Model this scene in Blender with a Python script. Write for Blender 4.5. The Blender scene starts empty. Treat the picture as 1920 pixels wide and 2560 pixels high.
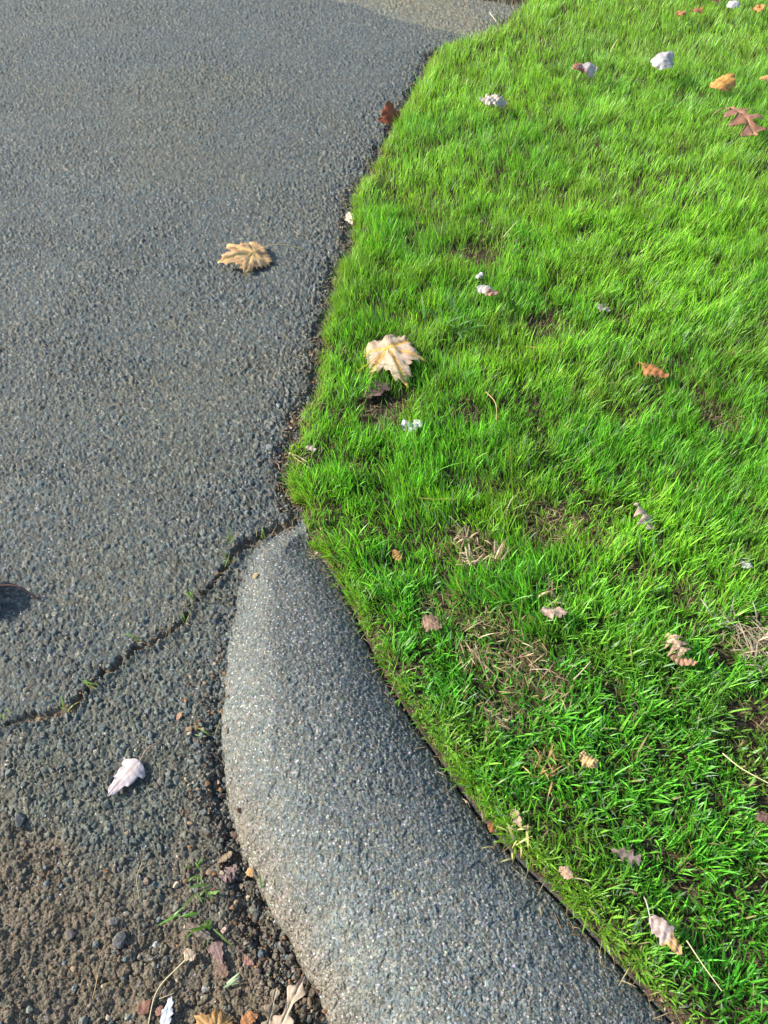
import bpy, math, random
import numpy as np
from mathutils import Matrix, Vector

scene = bpy.context.scene
R = math.radians
random.seed(7)
rng = np.random.default_rng(11)

# ------------------------------------------------------------------ camera
CAM_H = 1.25
PITCH = R(50.0)                      # below the horizon
FOV = R(65.0)                        # along the long (vertical) side
cam_d = bpy.data.cameras.new("camera")
cam = bpy.data.objects.new("camera", cam_d)
scene.collection.objects.link(cam)
cam.location = (0, 0, CAM_H)
cam.rotation_euler = (R(90) - PITCH, 0, 0)
cam_d.sensor_fit = 'VERTICAL'
cam_d.angle = FOV
cam_d.clip_start = 0.02
cam_d.clip_end = 500
scene.camera = cam

# ------------------------------------------------------------------ light
SUN_EL = R(31.0)
SUN_AZ = R(172.0)                    # direction TOWARDS the sun, counter-clockwise from +X
sun_vec = Vector((math.cos(SUN_AZ) * math.cos(SUN_EL), math.sin(SUN_AZ) * math.cos(SUN_EL), math.sin(SUN_EL)))
sun_d = bpy.data.lights.new("sun", 'SUN')
sun_d.energy = 4.6
sun_d.angle = R(0.55)
sun_d.color = (1.0, 0.93, 0.82)
sun = bpy.data.objects.new("sun", sun_d)
scene.collection.objects.link(sun)
sun.rotation_euler = sun_vec.to_track_quat('Z', 'Y').to_euler()
world = bpy.data.worlds.new("World")
scene.world = world
world.use_nodes = True
nt = world.node_tree
nt.nodes.clear()
wo = nt.nodes.new('ShaderNodeOutputWorld')
bg = nt.nodes.new('ShaderNodeBackground')
sky = nt.nodes.new('ShaderNodeTexSky')
sky.sky_type = 'NISHITA'
sky.sun_disc = False
sky.sun_elevation = SUN_EL
sky.sun_rotation = R(90) - SUN_AZ
bg.inputs['Strength'].default_value = 0.15
nt.links.new(sky.outputs[0], bg.inputs[0])
nt.links.new(bg.outputs[0], wo.inputs[0])
scene.view_settings.view_transform = 'Standard'
scene.view_settings.look = 'None'
scene.view_settings.exposure = 1.05
scene.view_settings.gamma = 1.0
scene.render.engine = 'CYCLES'
scene.cycles.max_bounces = 6
scene.cycles.transparent_max_bounces = 4

# ------------------------------------------------------------------ helpers
F1659 = 1106.0 / math.tan(FOV / 2)   # focal length for a 1659 x 2212 frame


def ground(px, py, z=0.0):
    """point of the plane z seen at (px, py) of the 1659 x 2212 photograph"""
    a = (px - 829.5) / F1659
    b = (py - 1106.0) / F1659
    d = Vector((a, math.cos(PITCH) - b * math.sin(PITCH), -math.sin(PITCH) - b * math.cos(PITCH)))
    t = (z - CAM_H) / d.z
    return Vector((d.x * t, d.y * t, z))


TAB = 1024
_tabs = {}


def table(seed, n=1):
    k = (seed, n)
    if k not in _tabs:
        _tabs[k] = np.random.default_rng(1000 + seed).random((TAB, TAB, n)).astype(np.float32)
    return _tabs[k]


def vnoise(x, y, scale, seed):
    """smooth value noise in 0..1; scale = lattice cells per metre"""
    t = table(seed)[:, :, 0]
    u, v = x * scale + 517.3, y * scale + 411.7
    iu, iv = np.floor(u).astype(np.int64), np.floor(v).astype(np.int64)
    fu, fv = u - iu, v - iv
    fu, fv = fu * fu * (3 - 2 * fu), fv * fv * (3 - 2 * fv)
    a = t[iu % TAB, iv % TAB]; b = t[(iu + 1) % TAB, iv % TAB]
    c = t[iu % TAB, (iv + 1) % TAB]; d = t[(iu + 1) % TAB, (iv + 1) % TAB]
    return (a * (1 - fu) + b * fu) * (1 - fv) + (c * (1 - fu) + d * fu) * fv


def fbm(x, y, scale, seed, octv=3):
    s, w, tot = 0.0, 1.0, 0.0
    for i in range(octv):
        s = s + w * vnoise(x, y, scale * 2.03 ** i, seed + i)
        tot += w; w *= 0.5
    return s / tot


def worley(x, y, cell, seed):
    """nearest and second nearest jittered points: F1, F2 (cell units), 4 randoms of the cell, offset"""
    t = table(seed, 6)
    u, v = x / cell + 300.0, y / cell + 300.0
    iu, iv = np.floor(u).astype(np.int64), np.floor(v).astype(np.int64)
    f1 = np.full(x.shape, 9.0, np.float32); f2 = f1.copy()
    rid = np.zeros(x.shape + (4,), np.float32)
    ox = np.zeros(x.shape, np.float32); oy = ox.copy()
    for di in (-1, 0, 1):
        for dj in (-1, 0, 1):
            c = t[(iu + di) % TAB, (iv + dj) % TAB]
            dx = u - (iu + di + 0.1 + 0.8 * c[:, 0]); dy = v - (iv + dj + 0.1 + 0.8 * c[:, 1])
            # elongated, turned stones
            an = c[:, 2] * 3.1416
            ca, sa = np.cos(an), np.sin(an)
            p, q = dx * ca + dy * sa, -dx * sa + dy * ca
            d = np.sqrt((p * 0.82) ** 2 + (q * 1.2) ** 2) * (0.8 + 0.45 * c[:, 3])
            m = d < f1
            f2 = np.where(m, f1, np.minimum(f2, d))
            f1 = np.where(m, d, f1)
            ox = np.where(m, dx, ox); oy = np.where(m, dy, oy)
            rid = np.where(m[:, None], c[:, 2:6], rid)
    return f1, f2, rid, ox, oy


def sstep(a, b, x):
    t = np.clip((x - a) / (b - a), 0, 1)
    return t * t * (3 - 2 * t)


def poly_dist(x, y, pts):
    """distance to an open polyline and the parameter 0..1 along it"""
    best = np.full(x.shape, 1e9); par = np.zeros(x.shape)
    n = len(pts) - 1
    for i in range(n):
        ax, ay = pts[i]; bx, by = pts[i + 1]
        ex, ey = bx - ax, by - ay
        L = ex * ex + ey * ey + 1e-12
        t = np.clip(((x - ax) * ex + (y - ay) * ey) / L, 0, 1)
        d = (x - ax - t * ex) ** 2 + (y - ay - t * ey) ** 2
        m = d < best
        best = np.where(m, d, best); par = np.where(m, (i + t) / n, par)
    return np.sqrt(best), par


def inside(x, y, pts):
    r = np.zeros(x.shape, bool)
    n = len(pts)
    for i in range(n):
        x0, y0 = pts[i]; x1, y1 = pts[(i + 1) % n]
        if y0 == y1:
            continue
        c = ((y0 > y) != (y1 > y)) & (x < (x1 - x0) * (y - y0) / (y1 - y0) + x0)
        r ^= c
    return r


def smooth_line(pts, sub=4, wob=0.0, seed=0):
    """Catmull-Rom through the points, with a small wobble"""
    P = [np.array(p, float) for p in pts]
    P = [2 * P[0] - P[1]] + P + [2 * P[-1] - P[-2]]
    out = []
    rr = random.Random(seed)
    for i in range(1, len(P) - 2):
        for k in range(sub):
            t = k / sub
            q = 0.5 * ((2 * P[i]) + (-P[i - 1] + P[i + 1]) * t + (2 * P[i - 1] - 5 * P[i] + 4 * P[i + 1] - P[i + 2]) * t * t
                       + (-P[i - 1] + 3 * P[i] - 3 * P[i + 1] + P[i + 2]) * t ** 3)
            out.append((q[0] + rr.uniform(-wob, wob), q[1] + rr.uniform(-wob, wob)))
    out.append(tuple(P[-2][:2]))
    return out


def G(lst, z=0.0):
    return [tuple(ground(a, b, z)[:2]) for a, b in lst]


# ------------------------------------------------------------------ layout of the ground, in metres
edge_drive = G([(1000, -22), (1100, -6), (1140, 6), (1128, 20), (1100, 42), (1080, 62), (1035, 78), (1000, 92), (955, 108),
                (925, 140), (905, 185), (880, 225), (862, 262), (835, 305), (815, 345), (808, 378), (778, 405), (765, 440),
                (762, 480), (757, 540), (728, 590), (722, 650), (705, 705), (690, 770), (680, 850), (648, 905), (636, 950),
                (628, 1010), (632, 1070), (650, 1110)], 0.0)
curb_right = G([(668, 1150), (705, 1190), (765, 1300), (830, 1440), (925, 1590), (1060, 1775), (1235, 1955), (1350, 2080), (1475, 2215),
                (1640, 2400), (1800, 2560)], 0.048)
curb_left = G([(640, 1132), (585, 1158), (545, 1190), (522, 1250), (508, 1320), (492, 1420), (482, 1520), (482, 1620), (492, 1720),
               (515, 1810), (548, 1895), (598, 1985), (655, 2090), (705, 2195), (770, 2330), (860, 2500)], 0.0)
edge_line = smooth_line(edge_drive, 4, 0.011, 3)
cright_line = smooth_line(curb_right, 5, 0.0, 4)
cleft_line = smooth_line(curb_left, 5, 0.003, 5)
lawn_poly = [(-30, 60), (-30, 6.9)] + G([(-400, -130), (300, -75), (800, -38)]) + edge_line + cright_line + [(1.3, -1.5), (60, -3), (60, 60)]
curb_poly = [edge_line[-1]] + cright_line + [(0.9, -1.2), (0.2, -1.2)] + cleft_line[::-1]
crack_line = smooth_line(G([(-260, 1640), (-120, 1600), (0, 1568), (60, 1548), (110, 1540), (155, 1528), (180, 1490), (215, 1462), (262, 1425),
                            (300, 1398), (342, 1380), (390, 1345), (420, 1300), (455, 1268), (490, 1218), (522, 1178), (562, 1160),
                            (600, 1142), (645, 1130)]), 4, 0.004, 6)
road_poly = crack_line + [(0.0, 0.95), (0.9, -1.5), (-9, -1.5), (-9, 0.55)]
overlay_line = smooth_line(G([(100, -75), (450, -30), (700, -2), (765, 8), (830, 33), (900, 52), (960, 66), (1012, 78), (1060, 82)]), 3, 0.0, 8)
old_poly = overlay_line + [(3, 3.0), (30, 4), (30, 60), (-30, 60), (-30, 7.2)]
CURB_H = 0.080


def curb_height(y):
    return CURB_H * sstep(1.06, 0.55, y)


def soil_base(x, y):
    s = 0.004 + 0.048 * sstep(1.15, 0.45, y)
    return s + 0.012 * (fbm(x, y, 2.2, 40, 2) - 0.5) + 0.02 * sstep(1.2, 3.0, y) * sstep(0, 1.0, x - 0.1)


def macro(x, y):
    """all masks and the large-scale height of the ground"""
    lawn = inside(x, y, lawn_poly)
    curb = inside(x, y, curb_poly) & ~lawn
    road = inside(x, y, road_poly) & ~lawn & ~curb
    old = inside(x, y, old_poly) & ~lawn & ~curb
    dE, _ = poly_dist(x, y, edge_line)
    dR, _ = poly_dist(x, y, cright_line)
    dL, _ = poly_dist(x, y, cleft_line)
    dK, _ = poly_dist(x, y, crack_line)
    dO, _ = poly_dist(x, y, overlay_line)
    z = 0.010 * (fbm(x, y, 1.6, 50, 2) - 0.5)
    z = z * np.ones_like(x)
    # driveway overlay stands a little proud of the street below it and of the old surface beyond
    z = np.where(road, z - 0.006 * sstep(0.0, 0.02, dK), z)
    z = np.where(old, z - 0.016 * sstep(0.0, 0.03, dO), z)
    # worn, broken part of the street in the lower corner
    a, b = ground(0, 1735), ground(360, 1905)
    nx, ny = (b.y - a.y), -(b.x - a.x)
    ln = math.hypot(nx, ny)
    sd = ((x - a.x) * nx + (y - a.y) * ny) / ln
    if ny > 0:
        sd = -sd
    nz = fbm(x, y, 16, 60, 3) - 0.5
    ero = np.where(road, sstep(-0.07, 0.09, sd * 1.0 + nz * 0.17), 0)
    z = z - ero * (0.007 + 0.012 * fbm(x, y, 20, 63, 2))
    _f1, _f2, _r, _ox, _oy = worley(x, y, 0.009, 9)
    sx_, sy_ = x - 0.75 * _ox * 0.009, y - 0.75 * _oy * 0.009
    # rubble strip along the foot of the curb
    wid = 0.020 + 0.022 * vnoise(x, y, 18, 66) + 0.03 * sstep(0.44, 0.2, y)
    dLs = poly_dist(sx_, sy_, cleft_line)[0]
    rub = np.where(road, sstep(1.0, 0.55, dLs / wid) * (0.25 + 0.75 * sstep(0.68, 0.52, y)) * sstep(1.0, 0.78, y), 0)
    z = z - rub * 0.010
    # the crack between driveway and street
    cw = 0.0019 + 0.0058 * vnoise(x, y, 26, 70) ** 1.6 + 0.005 * sstep(0.90, 0.99, y) * sstep(-0.5, -0.3, x) + 0.004 * (vnoise(x, y, 130, 73) - 0.5)
    cw = np.maximum(cw, 0.0006)
    dKn = poly_dist(sx_, sy_, crack_line)[0] + 0.004 * (fbm(sx_, sy_, 90, 74, 2) - 0.5)
    crk = np.where(lawn | curb, 0, sstep(1.3, 0.8, np.abs(dKn) / cw))
    z = z - crk * (0.007 + 0.012 * vnoise(x, y, 34, 77))
    # edge of the driveway breaks away towards the soil
    dEs = poly_dist(sx_, sy_, edge_line)[0]
    brk = np.where(~lawn & ~curb, sstep(0.040, 0.005, dEs + 0.03 * (fbm(sx_, sy_, 40, 75, 2) - 0.5)), 0)
    z = z - brk * 0.012
    # rolled asphalt curb
    s = dL / (dL + dR + 1e-6)
    prof = np.where(s < 0.40, np.sin(np.clip(s / 0.40, 0, 1) * 1.5708) ** (0.8 + 0.7 * sstep(0.62, 0.92, y)),
                    1 - 0.03 * np.clip((s - 0.40) / 0.2, 0, 1) ** 2 - 0.60 * np.clip((s - 0.56) / 0.44, 0, 1) ** 1.9)
    rnd = sstep(0.0, 0.05, dR * 1.0)
    hc = curb_height(y)
    tip = sstep(0.0, 0.07, np.minimum(dL, dR)) * 0.018 * sstep(0.75, 1.0, y)
    zc = -0.004 + hc * prof + tip
    zc = zc - 0.010 * sstep(0.008, 0.0, dR) * sstep(1.0, 0.7, y)
    zc = zc + 0.005 * (fbm(x, y, 9, 80, 2) - 0.5) * sstep(0, 0.04, dL)
    z = np.where(curb, zc, z)
    dG = np.minimum(dE, dR)
    zs = soil_base(x, y) + 0.010 * (fbm(x, y, 28, 84, 3) - 0.5)
    zs = zs - 0.014 * sstep(0.018, 0.0, dG) * sstep(1.05, 0.7, y)
    zs = zs * sstep(-0.002, 0.03, dG) + (-0.006 * (1 - sstep(-0.002, 0.03, dG))) * (y > 0.95) + zs * (1 - sstep(-0.002, 0.03, dG)) * (y <= 0.95)
    z = np.where(lawn, zs, z)
    return dict(lawn=lawn, curb=curb, road=road, old=old, dE=dE, dR=dR, dL=dL, dK=dK, dO=dO, dG=dG, ero=ero, rub=rub, crk=crk,
                brk=brk, s=s, z=z)


def zat(x, y):
    return float(macro(np.array([x], float), np.array([y], float))['z'][0])


# ------------------------------------------------------------------ ground sheets
def fan_grid():
    pys = np.arange(-120, 2440, 1.9)
    b = (pys - 1106.0) / F1659
    fy = (math.cos(PITCH) - b * math.sin(PITCH)); fz = (math.sin(PITCH) + b * math.cos(PITCH))
    ys = fy / fz * CAM_H
    far = ys[0] * 1.12 ** np.arange(28, 0, -1)
    near = np.linspace(ys[-1], -1.1, 40)[1:]
    ys = np.concatenate([far, ys, near])
    depth = np.maximum(ys * math.cos(PITCH) + CAM_H * math.sin(PITCH), 0.75)
    core = np.arange(-0.50, 0.50, 1.9 / F1659)
    left = -0.50 - np.cumsum(0.0012 * 1.09 ** np.arange(56))[::-1]
    right = 0.50 + np.cumsum(0.0012 * 1.09 ** np.arange(56))
    us = np.concatenate([left, core, right])
    X = us[None, :] * depth[:, None]
    Y = np.repeat(ys[:, None], len(us), 1)
    return X, Y


def new_mesh(name, verts, faces, mat=None, col=None, smooth=True, parent=None, extra=None):
    """verts (n,3); faces (m,4) or (m,3) array, or a list of such arrays"""
    me = bpy.data.meshes.new(name)
    fl = faces if isinstance(faces, list) else [faces]
    fl = [f for f in fl if len(f)]
    me.vertices.add(len(verts))
    me.vertices.foreach_set('co', np.ascontiguousarray(verts, np.float32).ravel())
    nl = sum(f.size for f in fl); nf = sum(len(f) for f in fl)
    me.loops.add(nl)
    me.loops.foreach_set('vertex_index', np.concatenate([f.ravel() for f in fl]).astype(np.int32))
    me.polygons.add(nf)
    tot = np.concatenate([np.full(len(f), f.shape[1]) for f in fl])
    st = np.concatenate([[0], np.cumsum(tot)[:-1]])
    me.polygons.foreach_set('loop_start', st.astype(np.int32))
    me.polygons.foreach_set('use_smooth', np.full(nf, smooth))
    me.update(calc_edges=True)
    if col is not None:
        at = me.color_attributes.new('tint', 'FLOAT_COLOR', 'POINT')
        c4 = np.ones((len(verts), 4), np.float32); c4[:, :3] = col
        at.data.foreach_set('color', c4.ravel())
    for k, v in (extra or {}).items():
        at = me.attributes.new(k, 'FLOAT', 'POINT')
        at.data.foreach_set('value', np.asarray(v, np.float32))
    if mat:
        me.materials.append(mat)
    o = bpy.data.objects.new(name, me)
    scene.collection.objects.link(o)
    if parent:
        o.parent = parent
    return o


def tag(o, label=None, cat=None, group=None, kind=None):
    for k, v in (('label', label), ('category', cat), ('group', group), ('kind', kind)):
        if v:
            o[k] = v
    return o


def node_mat(name):
    m = bpy.data.materials.new(name)
    m.use_nodes = True
    m.node_tree.nodes.clear()
    return m, m.node_tree.nodes, m.node_tree.links


def mineral_mat(name, rough=0.7, bump=0.35, sparkle=0.5, fine=900.0, spec=0.4, grain=0.35):
    m, N, L = node_mat(name)
    out = N.new('ShaderNodeOutputMaterial')
    p = N.new('ShaderNodeBsdfPrincipled')
    at = N.new('ShaderNodeAttribute'); at.attribute_name = 'tint'
    geo = N.new('ShaderNodeTexCoord')
    n1 = N.new('ShaderNodeTexNoise'); n1.inputs['Scale'].default_value = fine; n1.inputs['Detail'].default_value = 3
    n2 = N.new('ShaderNodeTexNoise'); n2.inputs['Scale'].default_value = fine * 0.3; n2.inputs['Detail'].default_value = 4
    for n in (n1, n2):
        L.new(geo.outputs['Object'], n.inputs['Vector'])
    mr = N.new('ShaderNodeMapRange')
    mr.inputs['From Min'].default_value = 0.3; mr.inputs['From Max'].default_value = 0.7
    mr.inputs['To Min'].default_value = 0.6; mr.inputs['To Max'].default_value = 1.4
    L.new(n1.outputs[0], mr.inputs[0])
    mul = N.new('ShaderNodeVectorMath'); mul.operation = 'SCALE'
    L.new(at.outputs['Color'], mul.inputs[0]); L.new(mr.outputs[0], mul.inputs['Scale'])
    # single grains of slightly different colour
    vg = N.new('ShaderNodeTexVoronoi'); vg.inputs['Scale'].default_value = 430
    L.new(geo.outputs['Object'], vg.inputs['Vector'])
    vr = N.new('ShaderNodeVectorMath'); vr.operation = 'MULTIPLY_ADD'
    sg = N.new('ShaderNodeSeparateColor'); L.new(vg.outputs['Color'], sg.inputs[0])
    gm = N.new('ShaderNodeMapRange'); gm.inputs['To Min'].default_value = 1 - grain; gm.inputs['To Max'].default_value = 1 + grain
    L.new(sg.outputs[2], gm.inputs[0])
    L.new(vg.outputs['Color'], vr.inputs[0]); vr.inputs[1].default_value = (0.22, 0.16, 0.22); vr.inputs[2].default_value = (0.89, 0.92, 0.89)
    m2 = N.new('ShaderNodeVectorMath'); m2.operation = 'MULTIPLY'
    L.new(mul.outputs[0], m2.inputs[0]); L.new(vr.outputs[0], m2.inputs[1])
    m3 = N.new('ShaderNodeVectorMath'); m3.operation = 'SCALE'
    L.new(m2.outputs[0], m3.inputs[0]); L.new(gm.outputs[0], m3.inputs['Scale'])
    mul = m3
    vo = N.new('ShaderNodeTexVoronoi'); vo.inputs['Scale'].default_value = 420
    L.new(geo.outputs['Object'], vo.inputs['Vector'])
    sep = N.new('ShaderNodeSeparateColor'); L.new(vo.outputs['Color'], sep.inputs[0])
    gt = N.new('ShaderNodeMath'); gt.operation = 'GREATER_THAN'; gt.inputs[1].default_value = 1 - 0.012 * sparkle
    L.new(sep.outputs[0], gt.inputs[0])
    mx = N.new('ShaderNodeMix'); mx.data_type = 'RGBA'
    L.new(gt.outputs[0], mx.inputs['Factor'])
    L.new(mul.outputs[0], mx.inputs['A'])
    sc = N.new('ShaderNodeVectorMath'); sc.operation = 'SCALE'; sc.inputs['Scale'].default_value = 1.0
    va = N.new('ShaderNodeVectorMath'); va.operation = 'MULTIPLY_ADD'
    L.new(vg.outputs['Color'], va.inputs[0]); va.inputs[1].default_value = (0.22, 0.18, 0.22); va.inputs[2].default_value = (0.26, 0.26, 0.22)
    L.new(va.outputs[0], sc.inputs[0]); L.new(sc.outputs[0], mx.inputs['B'])
    L.new(mx.outputs['Result'], p.inputs['Base Color'])
    p.inputs['Roughness'].default_value = rough
    p.inputs['Specular IOR Level'].default_value = spec
    bp = N.new('ShaderNodeBump'); bp.inputs['Strength'].default_value = bump; bp.inputs['Distance'].default_value = 0.0012
    ad = N.new('ShaderNodeMath'); ad.operation = 'ADD'
    L.new(n1.outputs[0], ad.inputs[0]); L.new(n2.outputs[0], ad.inputs[1])
    L.new(ad.outputs[0], bp.inputs['Height'])
    L.new(bp.outputs[0], p.inputs['Normal'])
    L.new(p.outputs[0], out.inputs[0])
    return m


def leafy_mat(name, trans=0.35, rough=0.5, spec=0.35, spots=0.0, spot_col=(0.1, 0.06, 0.04), tscale=(1.0, 1.0, 1.0)):
    m, N, L = node_mat(name)
    out = N.new('ShaderNodeOutputMaterial')
    p = N.new('ShaderNodeBsdfPrincipled')
    tr = N.new('ShaderNodeBsdfTranslucent')
    at = N.new('ShaderNodeAttribute'); at.attribute_name = 'tint'
    src = at.outputs['Color']
    if spots > 0:
        tc = N.new('ShaderNodeTexCoord')
        n = N.new('ShaderNodeTexNoise'); n.inputs['Scale'].default_value = 130; n.inputs['Detail'].default_value = 5
        L.new(tc.outputs['Object'], n.inputs['Vector'])
        mr = N.new('ShaderNodeMapRange'); mr.inputs['From Min'].default_value = 0.5; mr.inputs['From Max'].default_value = 0.72
        mr.inputs['To Max'].default_value = spots
        L.new(n.outputs[0], mr.inputs[0])
        mx = N.new('ShaderNodeMix'); mx.data_type = 'RGBA'
        L.new(mr.outputs[0], mx.inputs['Factor']); L.new(src, mx.inputs['A']); mx.inputs['B'].default_value = (*spot_col, 1)
        src = mx.outputs['Result']
        bp = N.new('ShaderNodeBump'); bp.inputs['Strength'].default_value = 0.4; bp.inputs['Distance'].default_value = 0.001
        L.new(n.outputs[0], bp.inputs['Height']); L.new(bp.outputs[0], p.inputs['Normal'])
    L.new(src, p.inputs['Base Color'])
    tm = N.new('ShaderNodeMix'); tm.data_type = 'RGBA'; tm.blend_type = 'MULTIPLY'; tm.inputs['Factor'].default_value = 1
    tm.inputs['B'].default_value = (*tscale, 1)
    L.new(src, tm.inputs['A']); L.new(tm.outputs['Result'], tr.inputs[0])
    p.inputs['Roughness'].default_value = rough
    p.inputs['Specular IOR Level'].default_value = spec
    ms = N.new('ShaderNodeMixShader'); ms.inputs[0].default_value = trans
    L.new(p.outputs[0], ms.inputs[1]); L.new(tr.outputs[0], ms.inputs[2])
    L.new(ms.outputs[0], out.inputs[0])
    return m


M_asph = mineral_mat("asphalt", 0.72, 0.8, 0.6, 800, 0.3)
M_road = mineral_mat("worn_asphalt", 0.8, 0.8, 0.4, 700, 0.25)
M_curb = mineral_mat("curb_asphalt", 0.68, 0.9, 2.6, 850, 0.35, 0.5)
M_soil = mineral_mat("soil", 0.95, 0.8, 0.05, 500, 0.1, 0.3)
M_grass = leafy_mat("grass_blades", 0.42, 0.42, 0.4, tscale=(1.15, 1.1, 0.5))
M_dry = leafy_mat("dry_blades", 0.25, 0.6, 0.25)
M_leaf = leafy_mat("dead_leaf", 0.22, 0.6, 0.25, 0.55, (0.13, 0.07, 0.035))
M_pale = leafy_mat("pale_leaf", 0.18, 0.55, 0.3, 0.25, (0.42, 0.36, 0.30))
M_stalk = leafy_mat("leaf_stalk", 0.05, 0.5, 0.3)

# stone palette: blue-grey trap rock with a few brown and pale stones
PAL = np.array((0.96, 1.00, 0.90), np.float32) * np.array([(0.080, 0.097, 0.105), (0.096, 0.112, 0.115), (0.070, 0.086, 0.096), (0.116, 0.125, 0.122), (0.128, 0.124, 0.106),
                (0.088, 0.104, 0.116), (0.146, 0.142, 0.128), (0.104, 0.098, 0.086)], np.float32)


def stone_layer(x, y, cell, seed, relief, gapw=0.13, warp=0.15):
    wx = x + (vnoise(x, y, 1.1 / cell, seed + 20) - 0.5) * cell * warp * 2 + (vnoise(x, y, 3.4 / cell, seed + 22) - 0.5) * cell * warp * 1.5
    wy = y + (vnoise(x, y, 1.1 / cell, seed + 21) - 0.5) * cell * warp * 2 + (vnoise(x, y, 3.4 / cell, seed + 23) - 0.5) * cell * warp * 1.5
    f1, f2, r, ox, oy = worley(wx, wy, cell, seed)
    body = sstep(0.02, gapw, f2 - f1)
    top = relief * ((r[:, 2] - 0.5) * 1.9) + cell * ((r[:, 1] - 0.5) * ox + (r[:, 3] - 0.5) * oy) * 0.60
    # broken facet across some stones
    cut = (ox * np.cos(r[:, 1] * 40) + oy * np.sin(r[:, 1] * 40))
    top = top - np.where(cut > 0.12, (cut - 0.12) * cell * 0.35, 0)
    h = body * (relief * 0.7 + top) - (1 - body) * relief * (0.5 + 1.1 * vnoise(x, y, 0.8 / cell, seed + 25))
    h = h + relief * 0.5 * (vnoise(x, y, 3.0 / cell, seed + 26) - 0.5)
    return h, body, r


def build_ground():
    X, Y = fan_grid()
    ny, nx = X.shape
    x, y = X.ravel(), Y.ravel()
    D = macro(x, y)
    z = D['z'].copy()
    col = np.zeros((len(x), 3), np.float32)
    # ---- pavement
    pv = ~D['lawn']
    xs, ys = x[pv], y[pv]
    d = {k: v[pv] for k, v in D.items()}
    h1, b1, r1 = stone_layer(xs, ys, 0.0105, 1, 0.0019)
    h2, b2, r2 = stone_layer(xs, ys, 0.0056, 2, 0.0013)
    h3, b3, r3 = stone_layer(xs, ys, 0.0185, 3, 0.0034, 0.15)
    big = (r1[:, 0] * 0.7 + 0.3 * vnoise(xs, ys, 30, 90)) > 0.47
    hA = np.where(big, h1, h2 - 0.0006)
    bA = np.where(big, b1, b2 * 0.8)
    idA = np.where(big, r1[:, 3], r2[:, 3])
    brA = np.where(big, r1[:, 2], r2[:, 2])
    # driveway, old pavement
    roughmap = 0.72 + 0.30 * sstep(0.40, 0.7, fbm(xs, ys, 7, 92, 2)) + 0.9 * sstep(0.16, 0.0, d['dE'])
    hh = hA * roughmap
    # street: more relief; worn corner with coarse stones sunk in dirt
    hh = np.where(d['road'], hA * (1.0 + 0.3 * sstep(0.75, 0.5, ys)), hh)
    coarse = d['ero'] * 0.55 * sstep(0.54, 0.70, fbm(xs, ys, 14, 95, 3) + 0.16 * sstep(0.36, 0.18, ys))
    hE = h3 * 1.0 + h2 * 0.7 + 0.004 * (fbm(xs, ys, 60, 97, 3) - 0.5)
    dirtf = (1 - coarse) * d['ero']
    hD = h2 * 0.7 + h1 * 0.7 + 0.012 * (fbm(xs, ys, 55, 98, 4) - 0.5)
    hh = np.where(d['road'], hh * (1 - d['ero']) + d['ero'] * (coarse * hE + (1 - coarse) * hD), hh)
    rb = np.maximum(d['rub'], 0.8 * d['brk'])
    hR = h3 * 1.0 + h1 * 1.6 + 0.014 * (fbm(xs, ys, 48, 99, 3) - 0.5)
    hh = hh * (1 - rb) + rb * hR
    hh = hh * (1 - d['crk']) + d['crk'] * (0.012 * (fbm(xs, ys, 70, 103, 3) - 0.4))
    # curb: smaller stones pressed smooth
    cr = 0.75 + 0.25 * sstep(0.5, 0.72, fbm(xs, ys, 11, 105, 2)) + 0.5 * sstep(0.05, 0.0, d['dL'])
    hcurb = (h2 * 0.80 + 0.15 * h1) * cr - 0.0016 * sstep(0.63, 0.70, fbm(xs, ys, 75, 107, 2)) * sstep(0.42, 0.6, fbm(xs, ys, 9, 108, 2))
    hh = np.where(d['curb'], hcurb, hh)
    # fine mesh only where it can be resolved
    fade = sstep(9.0, 5.0, ys)
    z[pv] += hh * fade
    # colours
    pal = PAL[(idA * 7.99).astype(int)] * (0.55 + 0.65 * brA)[:, None]
    mastic = np.array((0.088, 0.092, 0.080), np.float32) * (0.8 + 0.4 * vnoise(xs, ys, 60, 110))[:, None]
    c = pal * bA[:, None] + mastic * (1 - bA[:, None])
    c = c * (0.93 + 0.16 * (fbm(xs, ys, 1.7, 112, 3) - 0.4))[:, None]
    tanw = (sstep(0.42, 0.70, fbm(xs, ys, 3.0, 114, 3)) * 0.75)[:, None]
    c = c * (1 - tanw) + c * np.array((1.10, 1.04, 0.92)) * tanw
    palD = PAL[(r3[:, 3] * 7.99).astype(int)] * (0.8 + 0.4 * r3[:, 2])[:, None]
    dust = np.array((0.132, 0.098, 0.060), np.float32) * (0.65 + 0.7 * fbm(xs, ys, 90, 116, 2))[:, None]
    dark = np.array((0.060, 0.046, 0.034), np.float32) * (0.6 + 0.8 * fbm(xs, ys, 130, 118, 2))[:, None]
    cc = palD * np.array((1.02, 0.90, 0.74)) * (b3 * 0.6)[:, None] + dust * (1 - 0.6 * b3)[:, None]
    cd = dust * (0.95 - 0.4 * b1)[:, None] + c * (0.05 + 0.33 * b1)[:, None]
    ero3, co3 = d['ero'][:, None], coarse[:, None]
    croad = (c * 0.8 + 0.2 * mastic * 1.1) * np.array((1.12, 1.11, 1.06)) * (1 - ero3) + ero3 * (co3 * cc + (1 - co3) * cd)
    soft = (sstep(0.62, 0.25, ys) * sstep(0.42, 0.6, fbm(xs, ys, 12, 120, 3)) * 0.45)[:, None]
    croad = croad * (1 - soft) + dust * soft
    c = np.where(d['road'][:, None], croad, c)
    rb3 = rb[:, None]
    rubc = np.where(((r1[:, 3] + b1) > 1.05)[:, None], c * 0.85, dark * 1.4 + dust * 0.25)
    c = c * (1 - rb3 * 0.85) + rubc * rb3 * 0.85
    k3 = d['crk'][:, None]
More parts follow.
